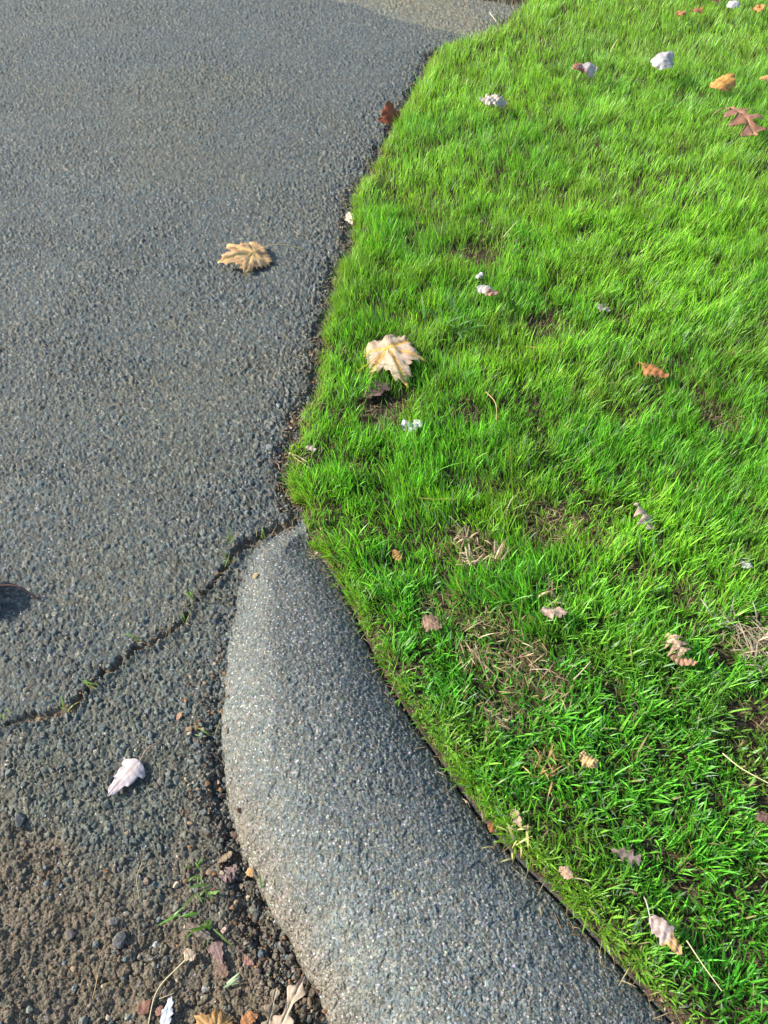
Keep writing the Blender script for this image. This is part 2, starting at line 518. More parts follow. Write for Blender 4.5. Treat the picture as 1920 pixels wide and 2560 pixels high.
    c = c * (1 - k3) + (dark * 0.4 + dust * 1.0) * k3
    old3 = d['old'][:, None]
    c = np.where(old3, c * np.array((1.62, 1.45, 1.22)), c)
    pal2 = PAL[(r2[:, 3] * 7.99).astype(int)] * (0.95 + 0.6 * r2[:, 2])[:, None]
    cm = np.array((0.098, 0.100, 0.088), np.float32) * (0.8 + 0.4 * vnoise(xs, ys, 150, 122))[:, None]
    ccu = pal2 * 0.84 * (b2 * 0.8)[:, None] + cm * (1 - b2 * 0.8)[:, None]
    ccu = ccu * (0.88 + 0.35 * fbm(xs, ys, 5, 124, 3) * sstep(1.0, 0.3, ys) + 0.08 * sstep(0.8, 0.3, ys))[:, None]
    foot = (sstep(0.06, 0.0, d['dL'] + 0.03 * (fbm(xs, ys, 20, 126, 2) - 0.5)) * sstep(0.62, 0.35, ys) * 0.75)[:, None]
    ccu = ccu * (1 - foot) + np.array((0.140, 0.115, 0.080)) * (0.75 + 0.5 * b2)[:, None] * foot
    c = np.where(d['curb'][:, None], ccu, c)
    col[pv] = c
    # ---- soil under the lawn
    lw = D['lawn']
    xl, yl = x[lw], y[lw]
    zl = 0.006 * (fbm(xl, yl, 70, 130, 3) - 0.5) + 0.004 * (fbm(xl, yl, 210, 133, 2) - 0.5)
    z[lw] += zl
    sc = np.array((0.038, 0.026, 0.018), np.float32) * (0.6 + 0.9 * fbm(xl, yl, 120, 135, 2))[:, None]
    th = sstep(0.45, 0.7, fbm(xl, yl, 160, 137, 2))[:, None] * 0.5
    sc = sc * (1 - th) + np.array((0.13, 0.098, 0.058)) * th
    farg = sstep(5.0, 8.5, yl)[:, None]
    sc = sc * (1 - farg) + np.array((0.07, 0.15, 0.025)) * farg
    col[lw] = sc
    V = np.stack([x, y, z], 1)
    # faces by region
    idx = np.arange(ny * nx).reshape(ny, nx)
    q = np.stack([idx[:-1, :-1], idx[1:, :-1], idx[1:, 1:], idx[:-1, 1:]], -1).reshape(-1, 4)
    reg = np.zeros(len(x), np.int8)
    reg[D['lawn']] = 1; reg[D['curb']] = 2; reg[D['road']] = 3; reg[D['old']] = 4
    fr = reg[q[:, 0]]
    for code, nm, mat in ((0, 'driveway', M_asph), (1, 'ground', M_soil), (2, 'curb', M_curb), (3, 'road', M_road), (4, 'pavement', M_asph)):
        f = q[fr == code]
        used = np.unique(f)
        remap = np.full(len(x), -1, np.int64); remap[used] = np.arange(len(used))
        o = new_mesh(nm, V[used], remap[f], mat, col[used])
        tag(o, kind='structure')


build_ground()

# ------------------------------------------------------------------ blades of grass
LAWN_Z = 0.0


def blades(n, px, py, pz, H, W, az, th0, kap, twist, colb, colt, seg=4):
    """ribbons: base points, height, width, lean azimuth, first lean, curvature, twist, colours at foot and tip"""
    t = np.linspace(0, 1, seg + 1)
    verts = np.zeros((n, 2 * seg + 1, 3), np.float32)
    cols = np.zeros((n, 2 * seg + 1, 3), np.float32)
    cx, cy, cz = px.copy(), py.copy(), pz.copy()
    ca, sa = np.cos(az), np.sin(az)
    for i in range(seg + 1):
        if i:
            th = th0 + kap * (t[i] - 0.5 / seg)
            st = H / seg
            cx = cx + st * np.sin(th) * ca; cy = cy + st * np.sin(th) * sa; cz = cz + st * np.cos(th)
        wv = W * 0.5 * (1 - t[i] ** 5) * (0.75 + 0.5 * min(t[i] * 3, 1) * 0.5)
        wa = az + 1.5708 + twist * (0.3 + 0.7 * t[i])
        wx, wy = np.cos(wa) * wv, np.sin(wa) * wv
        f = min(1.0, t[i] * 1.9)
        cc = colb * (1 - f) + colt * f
        if i < seg:
            verts[:, 2 * i] = np.stack([cx - wx, cy - wy, cz], 1)
            verts[:, 2 * i + 1] = np.stack([cx + wx, cy + wy, cz], 1)
            cols[:, 2 * i] = cc; cols[:, 2 * i + 1] = cc
        else:
            verts[:, 2 * i] = np.stack([cx, cy, cz], 1)
            cols[:, 2 * i] = cc
    nv = 2 * seg + 1
    base = (np.arange(n) * nv)[:, None]
    quads = []
    for i in range(seg - 1):
        quads.append(base + np.array([2 * i, 2 * i + 1, 2 * i + 3, 2 * i + 2]))
    quads = np.stack(quads, 1).reshape(-1, 4)
    tri = base + np.array([2 * seg - 2, 2 * seg - 1, 2 * seg])
    return verts.reshape(-1, 3), quads, tri, cols.reshape(-1, 3)


# thin or bare spots (photo pixel centre, radius in metres, how much of the grass stays, how much straw lies there)
SPOTS = []
for a, b, r, keep, dry in ((1040, 545, .085, .25, .5), (830, 870, .065, .08, .5), (1000, 880, .04, .35, .3), (800, 905, .035, .05, .3),
                           (1180, 1135, .065, .6, 1.0), (1270, 1150, .05, .5, .8), (1020, 1190, .06, .55, .8), (1050, 1400, .07, .62, 1.3), (1100, 1460, .08, .75, 1.0),
                           (1150, 1500, .05, .65, 1.1), (960, 1330, .05, .6, .8), (1370, 1235, .04, .3, .4), (1630, 1400, .05, .4, 1.2),
                           (1540, 1410, .035, .5, .6), (1080, 1560, .035, .4, 1.0), (1300, 665, .04, .4, .5), (1410, 810, .03, .5, .4),
                           (1170, 690, .05, .5, .6), (1160, 1650, .04, .7, .8), (1330, 800, .05, .6, .3), (1560, 905, .06, .5, .7),
                           (1640, 1760, .04, .4, .4), (1450, 1900, .03, .5, .3), (1590, 1560, .04, .5, .3), (920, 480, .08, .5, .4),
                           (1240, 160, .1, .6, .1), (1060, 232, .1, .6, .1), (800, 740, .05, .75, .1), (1500, 1300, .05, .6, .4)):
    g = ground(a, b, 0.02)
    SPOTS.append((g.x, g.y, r, keep, dry))


def lawn_fields(x, y):
    keep = np.ones_like(x); dry = np.zeros_like(x)
    for sx, sy, r, k, dr in SPOTS:
        d2 = np.sqrt((x - sx) ** 2 + (y - sy) ** 2) / r
        d2 = d2 * (0.75 + 0.5 * vnoise(x, y, 24, 150))
        w = sstep(1.25, 0.55, d2)
        keep = np.minimum(keep, 1 - w * (1 - k)); dry = np.maximum(dry, w * dr)
    return keep, dry


def scatter(y0, y1, dens, umax=0.56, xmin=-0.35):
    """random points of the lawn between two distances, dens per square metre"""
    dmax = y1 * math.cos(PITCH) + CAM_H * math.sin(PITCH)
    x0, x1 = xmin, dmax * umax + 0.1
    n = int((x1 - x0) * (y1 - y0) * dens)
    x = rng.uniform(x0, x1, n); y = rng.uniform(y0, y1, n)
    dep = y * math.cos(PITCH) + CAM_H * math.sin(PITCH)
    m = (x < dep * umax) & inside(x, y, lawn_poly)
    return x[m], y[m]


def make_lawn():
    VS, QS, TS, CS = [], [], [], []
    off = 0
    bands = ((-0.05, 0.75, 62000, 1.0, 4), (0.75, 1.3, 62000, 0.95, 4), (1.3, 2.2, 50000, 0.9, 3), (2.2, 3.2, 33000, 0.95, 3), (3.2, 4.9, 20000, 1.15, 3), (4.9, 9.5, 1800, 3.0, 3))
    for y0, y1, dens, wmul, seg in bands:
        x, y = scatter(y0, y1, dens, 0.56, -0.35 if y1 < 5 else -4.5)
        for line, w in ((edge_line, 0.014), (cright_line, 0.008)):
            L = np.array(line); cnt = 9000 if line is edge_line else 6000
            i = rng.integers(0, len(L) - 1, cnt); t = rng.random(cnt)[:, None]
            seglen = np.linalg.norm(L[i + 1] - L[i], axis=1)
            p = L[i] * (1 - t) + L[i + 1] * t + rng.normal(0, w, (cnt, 2)) + np.array((0.006, 0.003))
            m = (rng.random(cnt) < seglen / 0.06) & (p[:, 1] >= y0) & (p[:, 1] < y1) & (p[:, 1] < 3.2) & inside(p[:, 0], p[:, 1], lawn_poly)
            x = np.concatenate([x, p[m, 0]]); y = np.concatenate([y, p[m, 1]])
        keep, dry = lawn_fields(x, y)
        # tufted growth: thin between the clumps
        cl = fbm(x, y, 26, 160, 2)
        keep = keep * (0.5 + 0.5 * sstep(0.30, 0.5, cl)) * (0.75 + 0.25 * sstep(0.25, 0.45, fbm(x, y, 9, 163, 2)))
        dG = np.minimum(poly_dist(x, y, edge_line)[0], poly_dist(x, y, cright_line)[0])
        keep = np.where(dG < 0.004, keep * 0.6, keep)
        m = rng.random(len(x)) < keep
        x, y, dry, dG, cl = x[m], y[m], dry[m], dG[m], cl[m]
        n = len(x)
        D = macro(x, y)
        z = D['z'] - 0.002
        # height: longer at the driveway edge, mown elsewhere, rough near the curb
        H = (0.035 + 0.018 * (cl - 0.4) * 2) * rng.lognormal(0, 0.24, n)
        H *= 1.0 - 0.30 * sstep(0.035, 0.0, dG) + 0.35 * (fbm(x, y, 13, 195, 2) - 0.5) * 2 * 0.8
        H *= 1 - 0.35 * np.clip(dry, 0, 1)
        H *= 1.0 + 0.02 * sstep(1.2, 2.6, y) - 0.22 * sstep(0.95, 0.55, y)
        nearw = sstep(1.15, 0.6, y)
        W = (0.0017 + 0.0007 * nearw) * wmul * rng.lognormal(0, 0.22, n)
        # lean: a smooth field plus disorder; more disorder near the curb
        fx = fbm(x, y, 5, 170, 2) - 0.5; fy = fbm(x, y, 5, 173, 2) - 0.5
        g0 = ground(1030, 1330, 0.03)
        wl = np.exp(-(((x - g0.x) / 0.20) ** 2 + ((y - g0.y) / 0.22) ** 2))
        fx2 = fbm(x, y, 22, 197, 2) - 0.5; fy2 = fbm(x, y, 22, 199, 2) - 0.5
        lx = fx * 0.8 + fx2 * 1.6 - 0.75 * wl + 0.10; ly = fy * 0.8 + fy2 * 1.6 + 0.45 * wl
        # overhang towards the paving
        ov = sstep(0.045, 0.0, dG)
        lx = lx - 0.35 * ov * rng.random(n); ly = ly - 0.1 * ov
        dis = 0.55 + 0.35 * nearw
        lx = lx + rng.normal(0, dis, n); ly = ly + rng.normal(0, dis, n)
        az = np.arctan2(ly, lx)
        mag = np.sqrt(lx ** 2 + ly ** 2)
        th0 = np.clip(mag * 0.28, 0, 0.75) * rng.uniform(0.3, 1.1, n)
        kap = np.clip(np.abs(rng.normal(0.35 + 0.35 * nearw, 0.35, n)) + 0.4 * ov, 0, 1.7)
        tw = rng.normal(0, 0.9, n)
        r = rng.random(n)[:, None]
        hue = fbm(x, y, 3.5, 176, 3)[:, None]
        cA = np.array((0.180, 0.520, 0.026)); cB = np.array((0.330, 0.600, 0.060)); cC = np.array((0.062, 0.335, 0.026))
        tip = cA * (1 - r) + cB * r
        w2 = sstep(0.42, 0.62, hue)
        tip = tip * (1 - w2 * 0.5) + cC * w2 * 0.5
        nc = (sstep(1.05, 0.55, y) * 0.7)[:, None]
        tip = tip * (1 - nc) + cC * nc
        olive = sstep(0.5, 0.66, fbm(x, y, 6, 190, 2))[:, None] * 0.45
        tip = tip * (1 - olive) + np.array((0.20, 0.33, 0.040)) * olive
        tip = tip * rng.lognormal(0, 0.32, n)[:, None]
        far = (sstep(1.4, 4.0, y) * 0.50)[:, None]  # pale haze of the distant lawn, mixed into the blade tip colour
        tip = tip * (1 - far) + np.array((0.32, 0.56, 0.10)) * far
        eg = (sstep(0.05, 0.0, dG) * 0.35)[:, None]
        tip = tip * (1 - eg) + np.array((0.33, 0.44, 0.05)) * eg
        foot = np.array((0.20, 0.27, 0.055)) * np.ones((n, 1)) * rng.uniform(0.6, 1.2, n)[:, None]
        # some blades pale or yellowed
        yl = rng.random(n) < 0.035 + 0.28 * np.clip(dry, 0, 1)
        tip[yl] = np.array((0.36, 0.30, 0.13)) * rng.uniform(0.6, 1.1, yl.sum())[:, None]
        bl = rng.random(n) < 0.07
        tip[bl] = np.array((0.24, 0.38, 0.22)) * rng.uniform(0.7, 1.1, bl.sum())[:, None]
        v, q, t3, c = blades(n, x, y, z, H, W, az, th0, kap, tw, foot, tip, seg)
        VS.append(v); QS.append(q + off); TS.append(t3 + off); CS.append(c)
        off += len(v)
    o = new_mesh('grass', np.concatenate(VS), [np.concatenate(QS), np.concatenate(TS)], M_grass, np.concatenate(CS), True)
    tag(o, 'bright green mown lawn grass growing along the driveway and curb', 'grass', kind='stuff')
    return off


make_lawn()


def make_thatch():
    """dead blades lying between the green ones and along the edges"""
    x, y = scatter(-0.05, 1.4, 26000)
    x2, y2 = scatter(1.4, 3.4, 2500)
    x, y = np.concatenate([x, x2]), np.concatenate([y, y2])
    # edges too
    ex, ey = [], []
    for line, w, cnt in ((edge_line, 0.018, 2600), (cright_line, 0.014, 500), (crack_line[len(crack_line) // 2:], 0.012, 110)):
        L = np.array(line)
        i = rng.integers(0, len(L) - 1, cnt); t = rng.random(cnt)[:, None]
        p = L[i] * (1 - t) + L[i + 1] * t + rng.normal(0, w, (cnt, 2))
        ex.append(p[:, 0]); ey.append(p[:, 1])
    ne = sum(len(e) for e in ex)
    keep, dry = lawn_fields(x, y)
    m = rng.random(len(x)) < 0.10 + 0.6 * np.clip(dry, 0, 1)
    x, y, dry = x[m], y[m], dry[m]
    x = np.concatenate([x] + ex); y = np.concatenate([y] + ey); dry = np.concatenate([dry, np.full(ne, 0.05)])
    m = y < 4
    x, y, dry = x[m], y[m], dry[m]
    n = len(x)
    z = macro(x, y)['z'] + rng.uniform(0.001, 0.004, n) + rng.uniform(0.0, 0.026, n) * np.clip(dry, 0, 1)
    H = rng.uniform(0.010, 0.032, n); W = rng.uniform(0.0006, 0.0014, n)
    az = np.where(dry > 0.4, rng.normal(-0.9, 0.8, n) + 3.14159 * (rng.random(n) < 0.4), rng.uniform(0, 6.283, n))
    c = np.array((0.36, 0.29, 0.15)) * rng.uniform(0.45, 1.25, n)[:, None]
    br = rng.random(n) < 0.35
    c[br] = np.array((0.20, 0.115, 0.055)) * rng.uniform(0.5, 1.2, br.sum())[:, None]
    v, q, t3, cc = blades(n, x, y, z, H, W, az, rng.uniform(0.9, 1.5, n), rng.normal(0.1, 0.8, n), rng.normal(0, 1.3, n), c, c * 1.1, 4)
    o = new_mesh('dead_grass', v, [q, t3], M_dry, cc, True)
    tag(o, 'dead straw coloured grass blades lying flat between the green ones', 'dead grass', kind='stuff')


make_thatch()


# ------------------------------------------------------------------ loose grit and crumbs
def stone_mesh(n, x, y, z, size, mat, name, palette, flat=0.7):
    import itertools
    # 14-vertex lump: cube corners + face centres, jittered
    c8 = np.array(list(itertools.product((-1, 1), repeat=3)), float) * 0.62
    f6 = np.array([(-1, 0, 0), (1, 0, 0), (0, -1, 0), (0, 1, 0), (0, 0, -1), (0, 0, 1)], float) * 0.98
    P = np.concatenate([c8, f6])
    quads = [(0, 1, 3, 2, 8), (4, 5, 7, 6, 9), (0, 1, 5, 4, 10), (2, 3, 7, 6, 11), (0, 2, 6, 4, 12), (1, 3, 7, 5, 13)]
    tris = []
    for a, b, c, d, k in quads:
        for u, w in ((a, b), (b, c), (c, d), (d, a)):
            nrm = np.cross(P[u] - P[k], P[w] - P[k])
            tris.append((k, u, w) if np.dot(nrm, P[k]) > 0 else (k, w, u))
    tris = np.array(tris)
    V = P[None] * (1 + rng.normal(0, 0.17, (n, 14, 1))) * rng.uniform(0.65, 1.15, (n, 1, 3))
    V[:, :, 2] *= flat
    a = rng.uniform(0, 6.28, n); tl = rng.normal(0, 0.35, n)
    ca, sa = np.cos(a)[:, None], np.sin(a)[:, None]
    X = V[:, :, 0] * ca - V[:, :, 1] * sa; Yv = V[:, :, 0] * sa + V[:, :, 1] * ca; Z = V[:, :, 2]
    ct, s2 = np.cos(tl)[:, None], np.sin(tl)[:, None]
    X, Z = X * ct - Z * s2, X * s2 + Z * ct
    s = size[:, None]
    W = np.stack([X * s + x[:, None], Yv * s + y[:, None], Z * s + (z + size * flat * 0.45)[:, None]], -1)
    F = (tris[None] + (np.arange(n) * 14)[:, None, None]).reshape(-1, 3)
    pc = palette[rng.integers(0, len(palette), n)] * rng.uniform(0.75, 1.3, (n, 1))
    col = np.repeat(pc[:, None, :], 14, 1).reshape(-1, 3)
    return new_mesh(name, W.reshape(-1, 3), F, mat, col, False)


def make_grit():
    xs, ys, ss = [], [], []

    def along(line, cnt, w, smin, smax, off=0.0):
        L = np.array(line)
        i = rng.integers(0, len(L) - 1, cnt); t = rng.random(cnt)[:, None]
        p = L[i] * (1 - t) + L[i + 1] * t
        xs.append(p[:, 0] + rng.normal(off, w, cnt)); ys.append(p[:, 1] + rng.normal(0, w, cnt))
        ss.append(smin + (smax - smin) * rng.random(cnt) ** 2.2)
    along(edge_line, 700, 0.016, 0.0016, 0.0052, -0.012)
    along(cleft_line[len(cleft_line) // 4:], 900, 0.020, 0.0012, 0.0055, -0.022)
    along(crack_line, 420, 0.008, 0.001, 0.003)
    # worn corner
    n = 1500
    g1 = ground(-200, 2300); 
    x = rng.uniform(-0.75, -0.05, n); y = rng.uniform(0.0, 0.5, n)
    xs.append(x); ys.append(y); ss.append(0.0010 + 0.0055 * rng.random(n) ** 3.0)
    n = 1500
    x = rng.uniform(-1.3, 0.1, n); y = rng.uniform(0.4, 2.6, n)
    xs.append(x); ys.append(y); ss.append(0.0007 + 0.0016 * rng.random(n) ** 2)
    x, y, s = map(np.concatenate, (xs, ys, ss))
    D = macro(x, y)
    inw = (D['ero'] > 0.35) | (D['rub'] > 0.15) | (D['crk'] > 0.1) | (D['brk'] > 0.05) | (s < 0.0021)
    m = inw & ~D['lawn'] & ~(D['curb'])
    x, y, s, z = x[m], y[m], s[m], D['z'][m]
    pal = np.concatenate([PAL * 1.15, np.array([(0.15, 0.12, 0.09), (0.15, 0.115, 0.08), (0.12, 0.10, 0.075), (0.075, 0.06, 0.048), (0.09, 0.07, 0.055)])])
    o = stone_mesh(len(x), x, y, z, s, M_road, 'gravel', pal)
    tag(o, 'loose grey and brown grit along the crack and the foot of the curb', 'gravel', kind='stuff')
    # flat crumbs of leaf and bark
    xs, ys, ss = [], [], []
    along(edge_line, 900, 0.013, 0.002, 0.0065, -0.014)
    along(cright_line, 170, 0.010, 0.002, 0.006, 0.006)
    along(cleft_line[len(cleft_line) // 3:], 420, 0.024, 0.0015, 0.006, -0.03)
    along(crack_line, 170, 0.006, 0.0015, 0.004)
    n = 260
    xs.append(rng.uniform(-0.6, 0.0, n)); ys.append(rng.uniform(0.05, 0.42, n)); ss.append(rng.uniform(0.0015, 0.005, n))
    x, y = scatter(0.3, 2.2, 260)
    xs.append(x); ys.append(y); ss.append(rng.uniform(0.002, 0.006, len(x)))
    x, y, s = map(np.concatenate, (xs, ys, ss))
    D = macro(x, y)
    kk = ~(D['curb'] & (D['dL'] > 0.012) & (D['dR'] > 0.01))
    x, y, s = x[kk], y[kk], s[kk]
    z = D['z'][kk] + 0.003
    n = len(x)
    # irregular flakes: bent hexagons
    k = 6
    an = np.linspace(0, 6.283, k, endpoint=False)[None] + rng.normal(0, 0.2, (n, k))
    rr = rng.uniform(0.5, 1.15, (n, k)) * s[:, None]
    fx, fy = np.cos(an) * rr, np.sin(an) * rr * rng.uniform(0.4, 1, (n, 1))
    rot = rng.uniform(0, 6.28, n)[:, None]
    X = fx * np.cos(rot) - fy * np.sin(rot); Yv = fx * np.sin(rot) + fy * np.cos(rot)
    Z = rng.normal(0, 0.35, (n, k)) * s[:, None]
    ring = np.stack([X + x[:, None], Yv + y[:, None], Z + z[:, None] + s[:, None] * 0.3], -1)
    cen = np.stack([x, y, z + s * 0.7], 1)[:, None]
    V = np.concatenate([cen, ring], 1)
    tri = np.array([(0, 1 + i, 1 + (i + 1) % k) for i in range(k)])
    F = (tri[None] + (np.arange(n) * (k + 1))[:, None, None]).reshape(-1, 3)
    pal = np.array([(0.24, 0.14, 0.075), (0.33, 0.23, 0.13), (0.13, 0.075, 0.045), (0.42, 0.34, 0.24), (0.30, 0.15, 0.06), (0.20, 0.17, 0.13)])
    pc = pal[rng.integers(0, len(pal), n)] * rng.uniform(0.6, 1.15, (n, 1))
    o = new_mesh('leaf_litter', V.reshape(-1, 3), F, M_dry, np.repeat(pc[:, None], k + 1, 1).reshape(-1, 3), True)
    tag(o, 'brown crumbs of broken leaves scattered along the lawn edge and curb foot', 'leaf litter', kind='stuff')


make_grit()


# ------------------------------------------------------------------ leaves
def empty(name, loc):
    o = bpy.data.objects.new(name, None)
    o.empty_display_size = 0.02
    scene.collection.objects.link(o)
    o.location = loc
    return o


def nz3(x, y, f, seed):
    r = random.Random(seed)
    s = 0
    for i in range(5):
        a = r.uniform(0, 6.28); ff = f * r.uniform(0.6, 1.9)
        s = s + math.pow(0.8, i) * np.sin(ff * (x * math.cos(a) + y * math.sin(a)) + r.uniform(0, 6.28))
    return s / 3.2


def outline_maple(th, seed, teeth=1.0):
    """radius of a five-lobed leaf around the stalk joint; angle 0 = the middle lobe"""
    lob = ((0, 1.0, 0.36), (0.92, 0.90, 0.34), (-0.92, 0.90, 0.34), (1.85, 0.66, 0.34), (-1.85, 0.66, 0.34))
    r = np.full(th.shape, 0.66) - 0.26 * sstep(2.2, 3.1, np.abs(th))
    for a, L, w in lob:
        d = np.abs(th - a)
        r = np.maximum(r, L * np.clip(1 - (d / (w * 2.0)) ** 1.2, 0, 1) ** 0.6)
    saw = np.abs(((th * 4.3 + seed * 0.37) % 1.0) - 0.5) * 2; saw2 = np.abs(((th * 9.7 + seed * 0.61) % 1.0) - 0.5) * 2
    r = r * (1 + teeth * (0.15 * saw ** 1.5 + 0.07 * saw2) - 0.08)
    rr = random.Random(seed)
    return r * (1 + 0.06 * np.sin(th * 2 + rr.uniform(0, 6)))


def blade_grid(kind, seed, nA, nB, wr):
    """flat leaf: local x along the midrib from 0 to 1, y across; returns x, y, vein 0..1, edge 0..1, faces"""
    if kind == 'maple':
        th = np.linspace(-math.pi, math.pi, nA, endpoint=False)
        r0 = outline_maple(th, seed)
        ks = np.linspace(0, 1, nB + 1)[1:]
        x = [np.array([0.0])]; y = [np.array([0.0])]; v = [np.array([1.0])]; e = [np.array([0.0])]
        for k in ks:
            x.append(np.cos(th) * r0 * k); y.append(np.sin(th) * r0 * k * wr)
            dv = np.min([np.abs(th - a) for a in (0, 0.92, -0.92, 1.85, -1.85)], 0) * r0 * k
            v.append(1.25 * np.exp(-(dv / 0.042) ** 2) + 0.35 * np.exp(-(((np.min([np.abs(th - a) for a in (0, 0.92, -0.92, 1.85, -1.85)], 0) * 5 + k * 7) % 1.6 - 0.8) / 0.12) ** 2))
            e.append(np.full(nA, k))
        x, y, v, e = map(np.concatenate, (x, y, v, e))
        F3 = np.array([(0, 1 + i, 1 + (i + 1) % nA) for i in range(nA)])
        F4 = []
        for k in range(nB - 1):
            o = 1 + k * nA
            for i in range(nA):
                j = (i + 1) % nA
                F4.append((o + i, o + nA + i, o + nA + j, o + j))
        return x, y, np.clip(v, 0, 1), e, [F3, np.array(F4)]
    # strip leaves on a midrib
    t = np.linspace(0, 1, nA)
    s = np.linspace(-1, 1, 2 * nB + 1)
    T, S = np.meshgrid(t, s, indexing='ij')
    rr = random.Random(seed)
    ph = rr.uniform(-0.2, 0.2)
    if kind == 'oak':
        env = np.sin(np.pi * np.clip(T * 0.96 + 0.02, 0, 1)) ** 0.6 * (0.75 + 0.5 * T * (1.3 - T))
        lobe = 0.5 + 0.5 * np.cos((T * 3.6 + ph + 0.04 * np.sign(S)) * 2 * np.pi)
        w = env * (0.20 + 0.80 * lobe ** 1.1)
        w = np.maximum(w * 0.5 * wr, 0.018 * (1 - T) + 0.004)
        X = T + np.abs(S) ** 1.5 * w * 0.45 - 0.02
    elif kind == 'pinoak':
        env = np.sin(np.pi * np.clip(T * 0.92 + 0.05, 0, 1)) ** 0.5
        lobe = (0.5 + 0.5 * np.cos((T * 2.7 + ph + 0.06 * np.sign(S)) * 2 * np.pi)) ** 1.8
        w = np.maximum(env * (0.26 + 0.74 * lobe) * 0.5 * wr, 0.01)
        X = T + np.abs(S) ** 1.3 * w * 0.6 - 0.02
    elif kind == 'pointed':     # broad near the stalk, a few coarse teeth, long tip
        env = (np.clip(T / 0.22, 0, 1) ** 0.6) * (1 - T) ** 0.72 * 1.12
        saw = ((T * 3.3 + ph) % 1.0)
        w = env * (0.78 + 0.34 * saw) * 0.5 * wr
        w = np.maximum(w, 0.004)
        X = T - np.abs(S) ** 1.4 * 0.05 * env
    elif kind == 'oval' and seed >= 12:      # irregular, torn outline
        env = np.sin(np.pi * T ** 0.8) ** 0.7
        jag = np.array([rr.uniform(0.62, 1.2) for _ in range(2 * nA)])
        ip = np.arange(nA)[:, None] * np.ones_like(S)
        k = (ip / 3.0); k0 = k.astype(int); fk = k - k0
        side = (S > 0).astype(int) * nA
        jj = jag[k0 + side] * (1 - fk) + jag[k0 + side + 1] * fk
        w = np.maximum(env * 0.5 * wr * jj, 0.003)
        X = T + 0.10 * np.abs(S) * (jj - 0.9)
    else:                        # plain oval
        env = np.sin(np.pi * T ** 0.8) ** 0.75
        w = np.maximum(env * 0.5 * wr * (1 + 0.07 * np.sin(T * 40 + seed)), 0.003)
        X = T
    Yv = S * w
    v = np.exp(-(Yv / 0.012) ** 2) + 0.4 * np.exp(-((((T * 7 - np.abs(S) * 1.2) % 1.0) - 0.5) / 0.10) ** 2) * (np.abs(S) > 0.03)
    e = np.abs(S)
    nS = 2 * nB + 1
    F4 = np.array([(i * nS + j, (i + 1) * nS + j, (i + 1) * nS + j + 1, i * nS + j + 1) for i in range(nA - 1) for j in range(nS - 1)])
    return X.ravel(), Yv.ravel(), np.clip(v, 0, 1).ravel(), e.ravel(), [F4]


def tube(name, pts, r0, r1, mat, col, parent=None, sides=6):
    pts = [Vector(p) for p in pts]
    n = len(pts)
    V, Fc = [], []
    for i, p in enumerate(pts):
        d = (pts[min(i + 1, n - 1)] - pts[max(i - 1, 0)]).normalized()
        a = d.orthogonal().normalized(); b = d.cross(a)
        r = r0 + (r1 - r0) * i / (n - 1)
        for k in range(sides):
            t = 2 * math.pi * k / sides
            V.append(p + (a * math.cos(t) + b * math.sin(t)) * r)
    # keep the rings aligned: orthogonal() can flip, so pick the nearest rotation
    for i in range(n - 1):
        A, B = i * sides, (i + 1) * sides
        best = min(range(sides), key=lambda o: sum((V[A + k] - V[B + (k + o) % sides]).length for k in range(sides)))
        best2 = min(range(sides), key=lambda o: sum((V[A + k] - V[B + (o - k) % sides]).length for k in range(sides)))
        s1 = sum((V[A + k] - V[B + (k + best) % sides]).length for k in range(sides))
        s2 = sum((V[A + k] - V[B + (best2 - k) % sides]).length for k in range(sides))
        ring = [V[B + (k + best) % sides] for k in range(sides)] if s1 <= s2 else [V[B + (best2 - k) % sides] for k in range(sides)]
        V[B:B + sides] = ring
        for k in range(sides):
            Fc.append((A + k, A + (k + 1) % sides, B + (k + 1) % sides, B + k))
    V = np.array([tuple(v) for v in V])
    return new_mesh(name, V, np.array(Fc), mat, np.tile(np.array(col, float), (len(V), 1)), True, parent)


def curve_pts(pts, sub=5):
    P = [np.array(tuple(p), float) for p in pts]
    if len(P) == 2:
        return [tuple(P[0] * (1 - k / sub) + P[1] * k / sub) for k in range(sub + 1)]
    P = [2 * P[0] - P[1]] + P + [2 * P[-1] - P[-2]]
    out = []
    for i in range(1, len(P) - 2):
        for k in range(sub):
            t = k / sub
            out.append(tuple(0.5 * ((2 * P[i]) + (-P[i - 1] + P[i + 1]) * t + (2 * P[i - 1] - 5 * P[i] + 4 * P[i + 1] - P[i + 2]) * t * t
                             + (-P[i - 1] + 3 * P[i] - 3 * P[i + 1] + P[i + 2]) * t ** 3)))
    out.append(tuple(P[-2]))
    return out


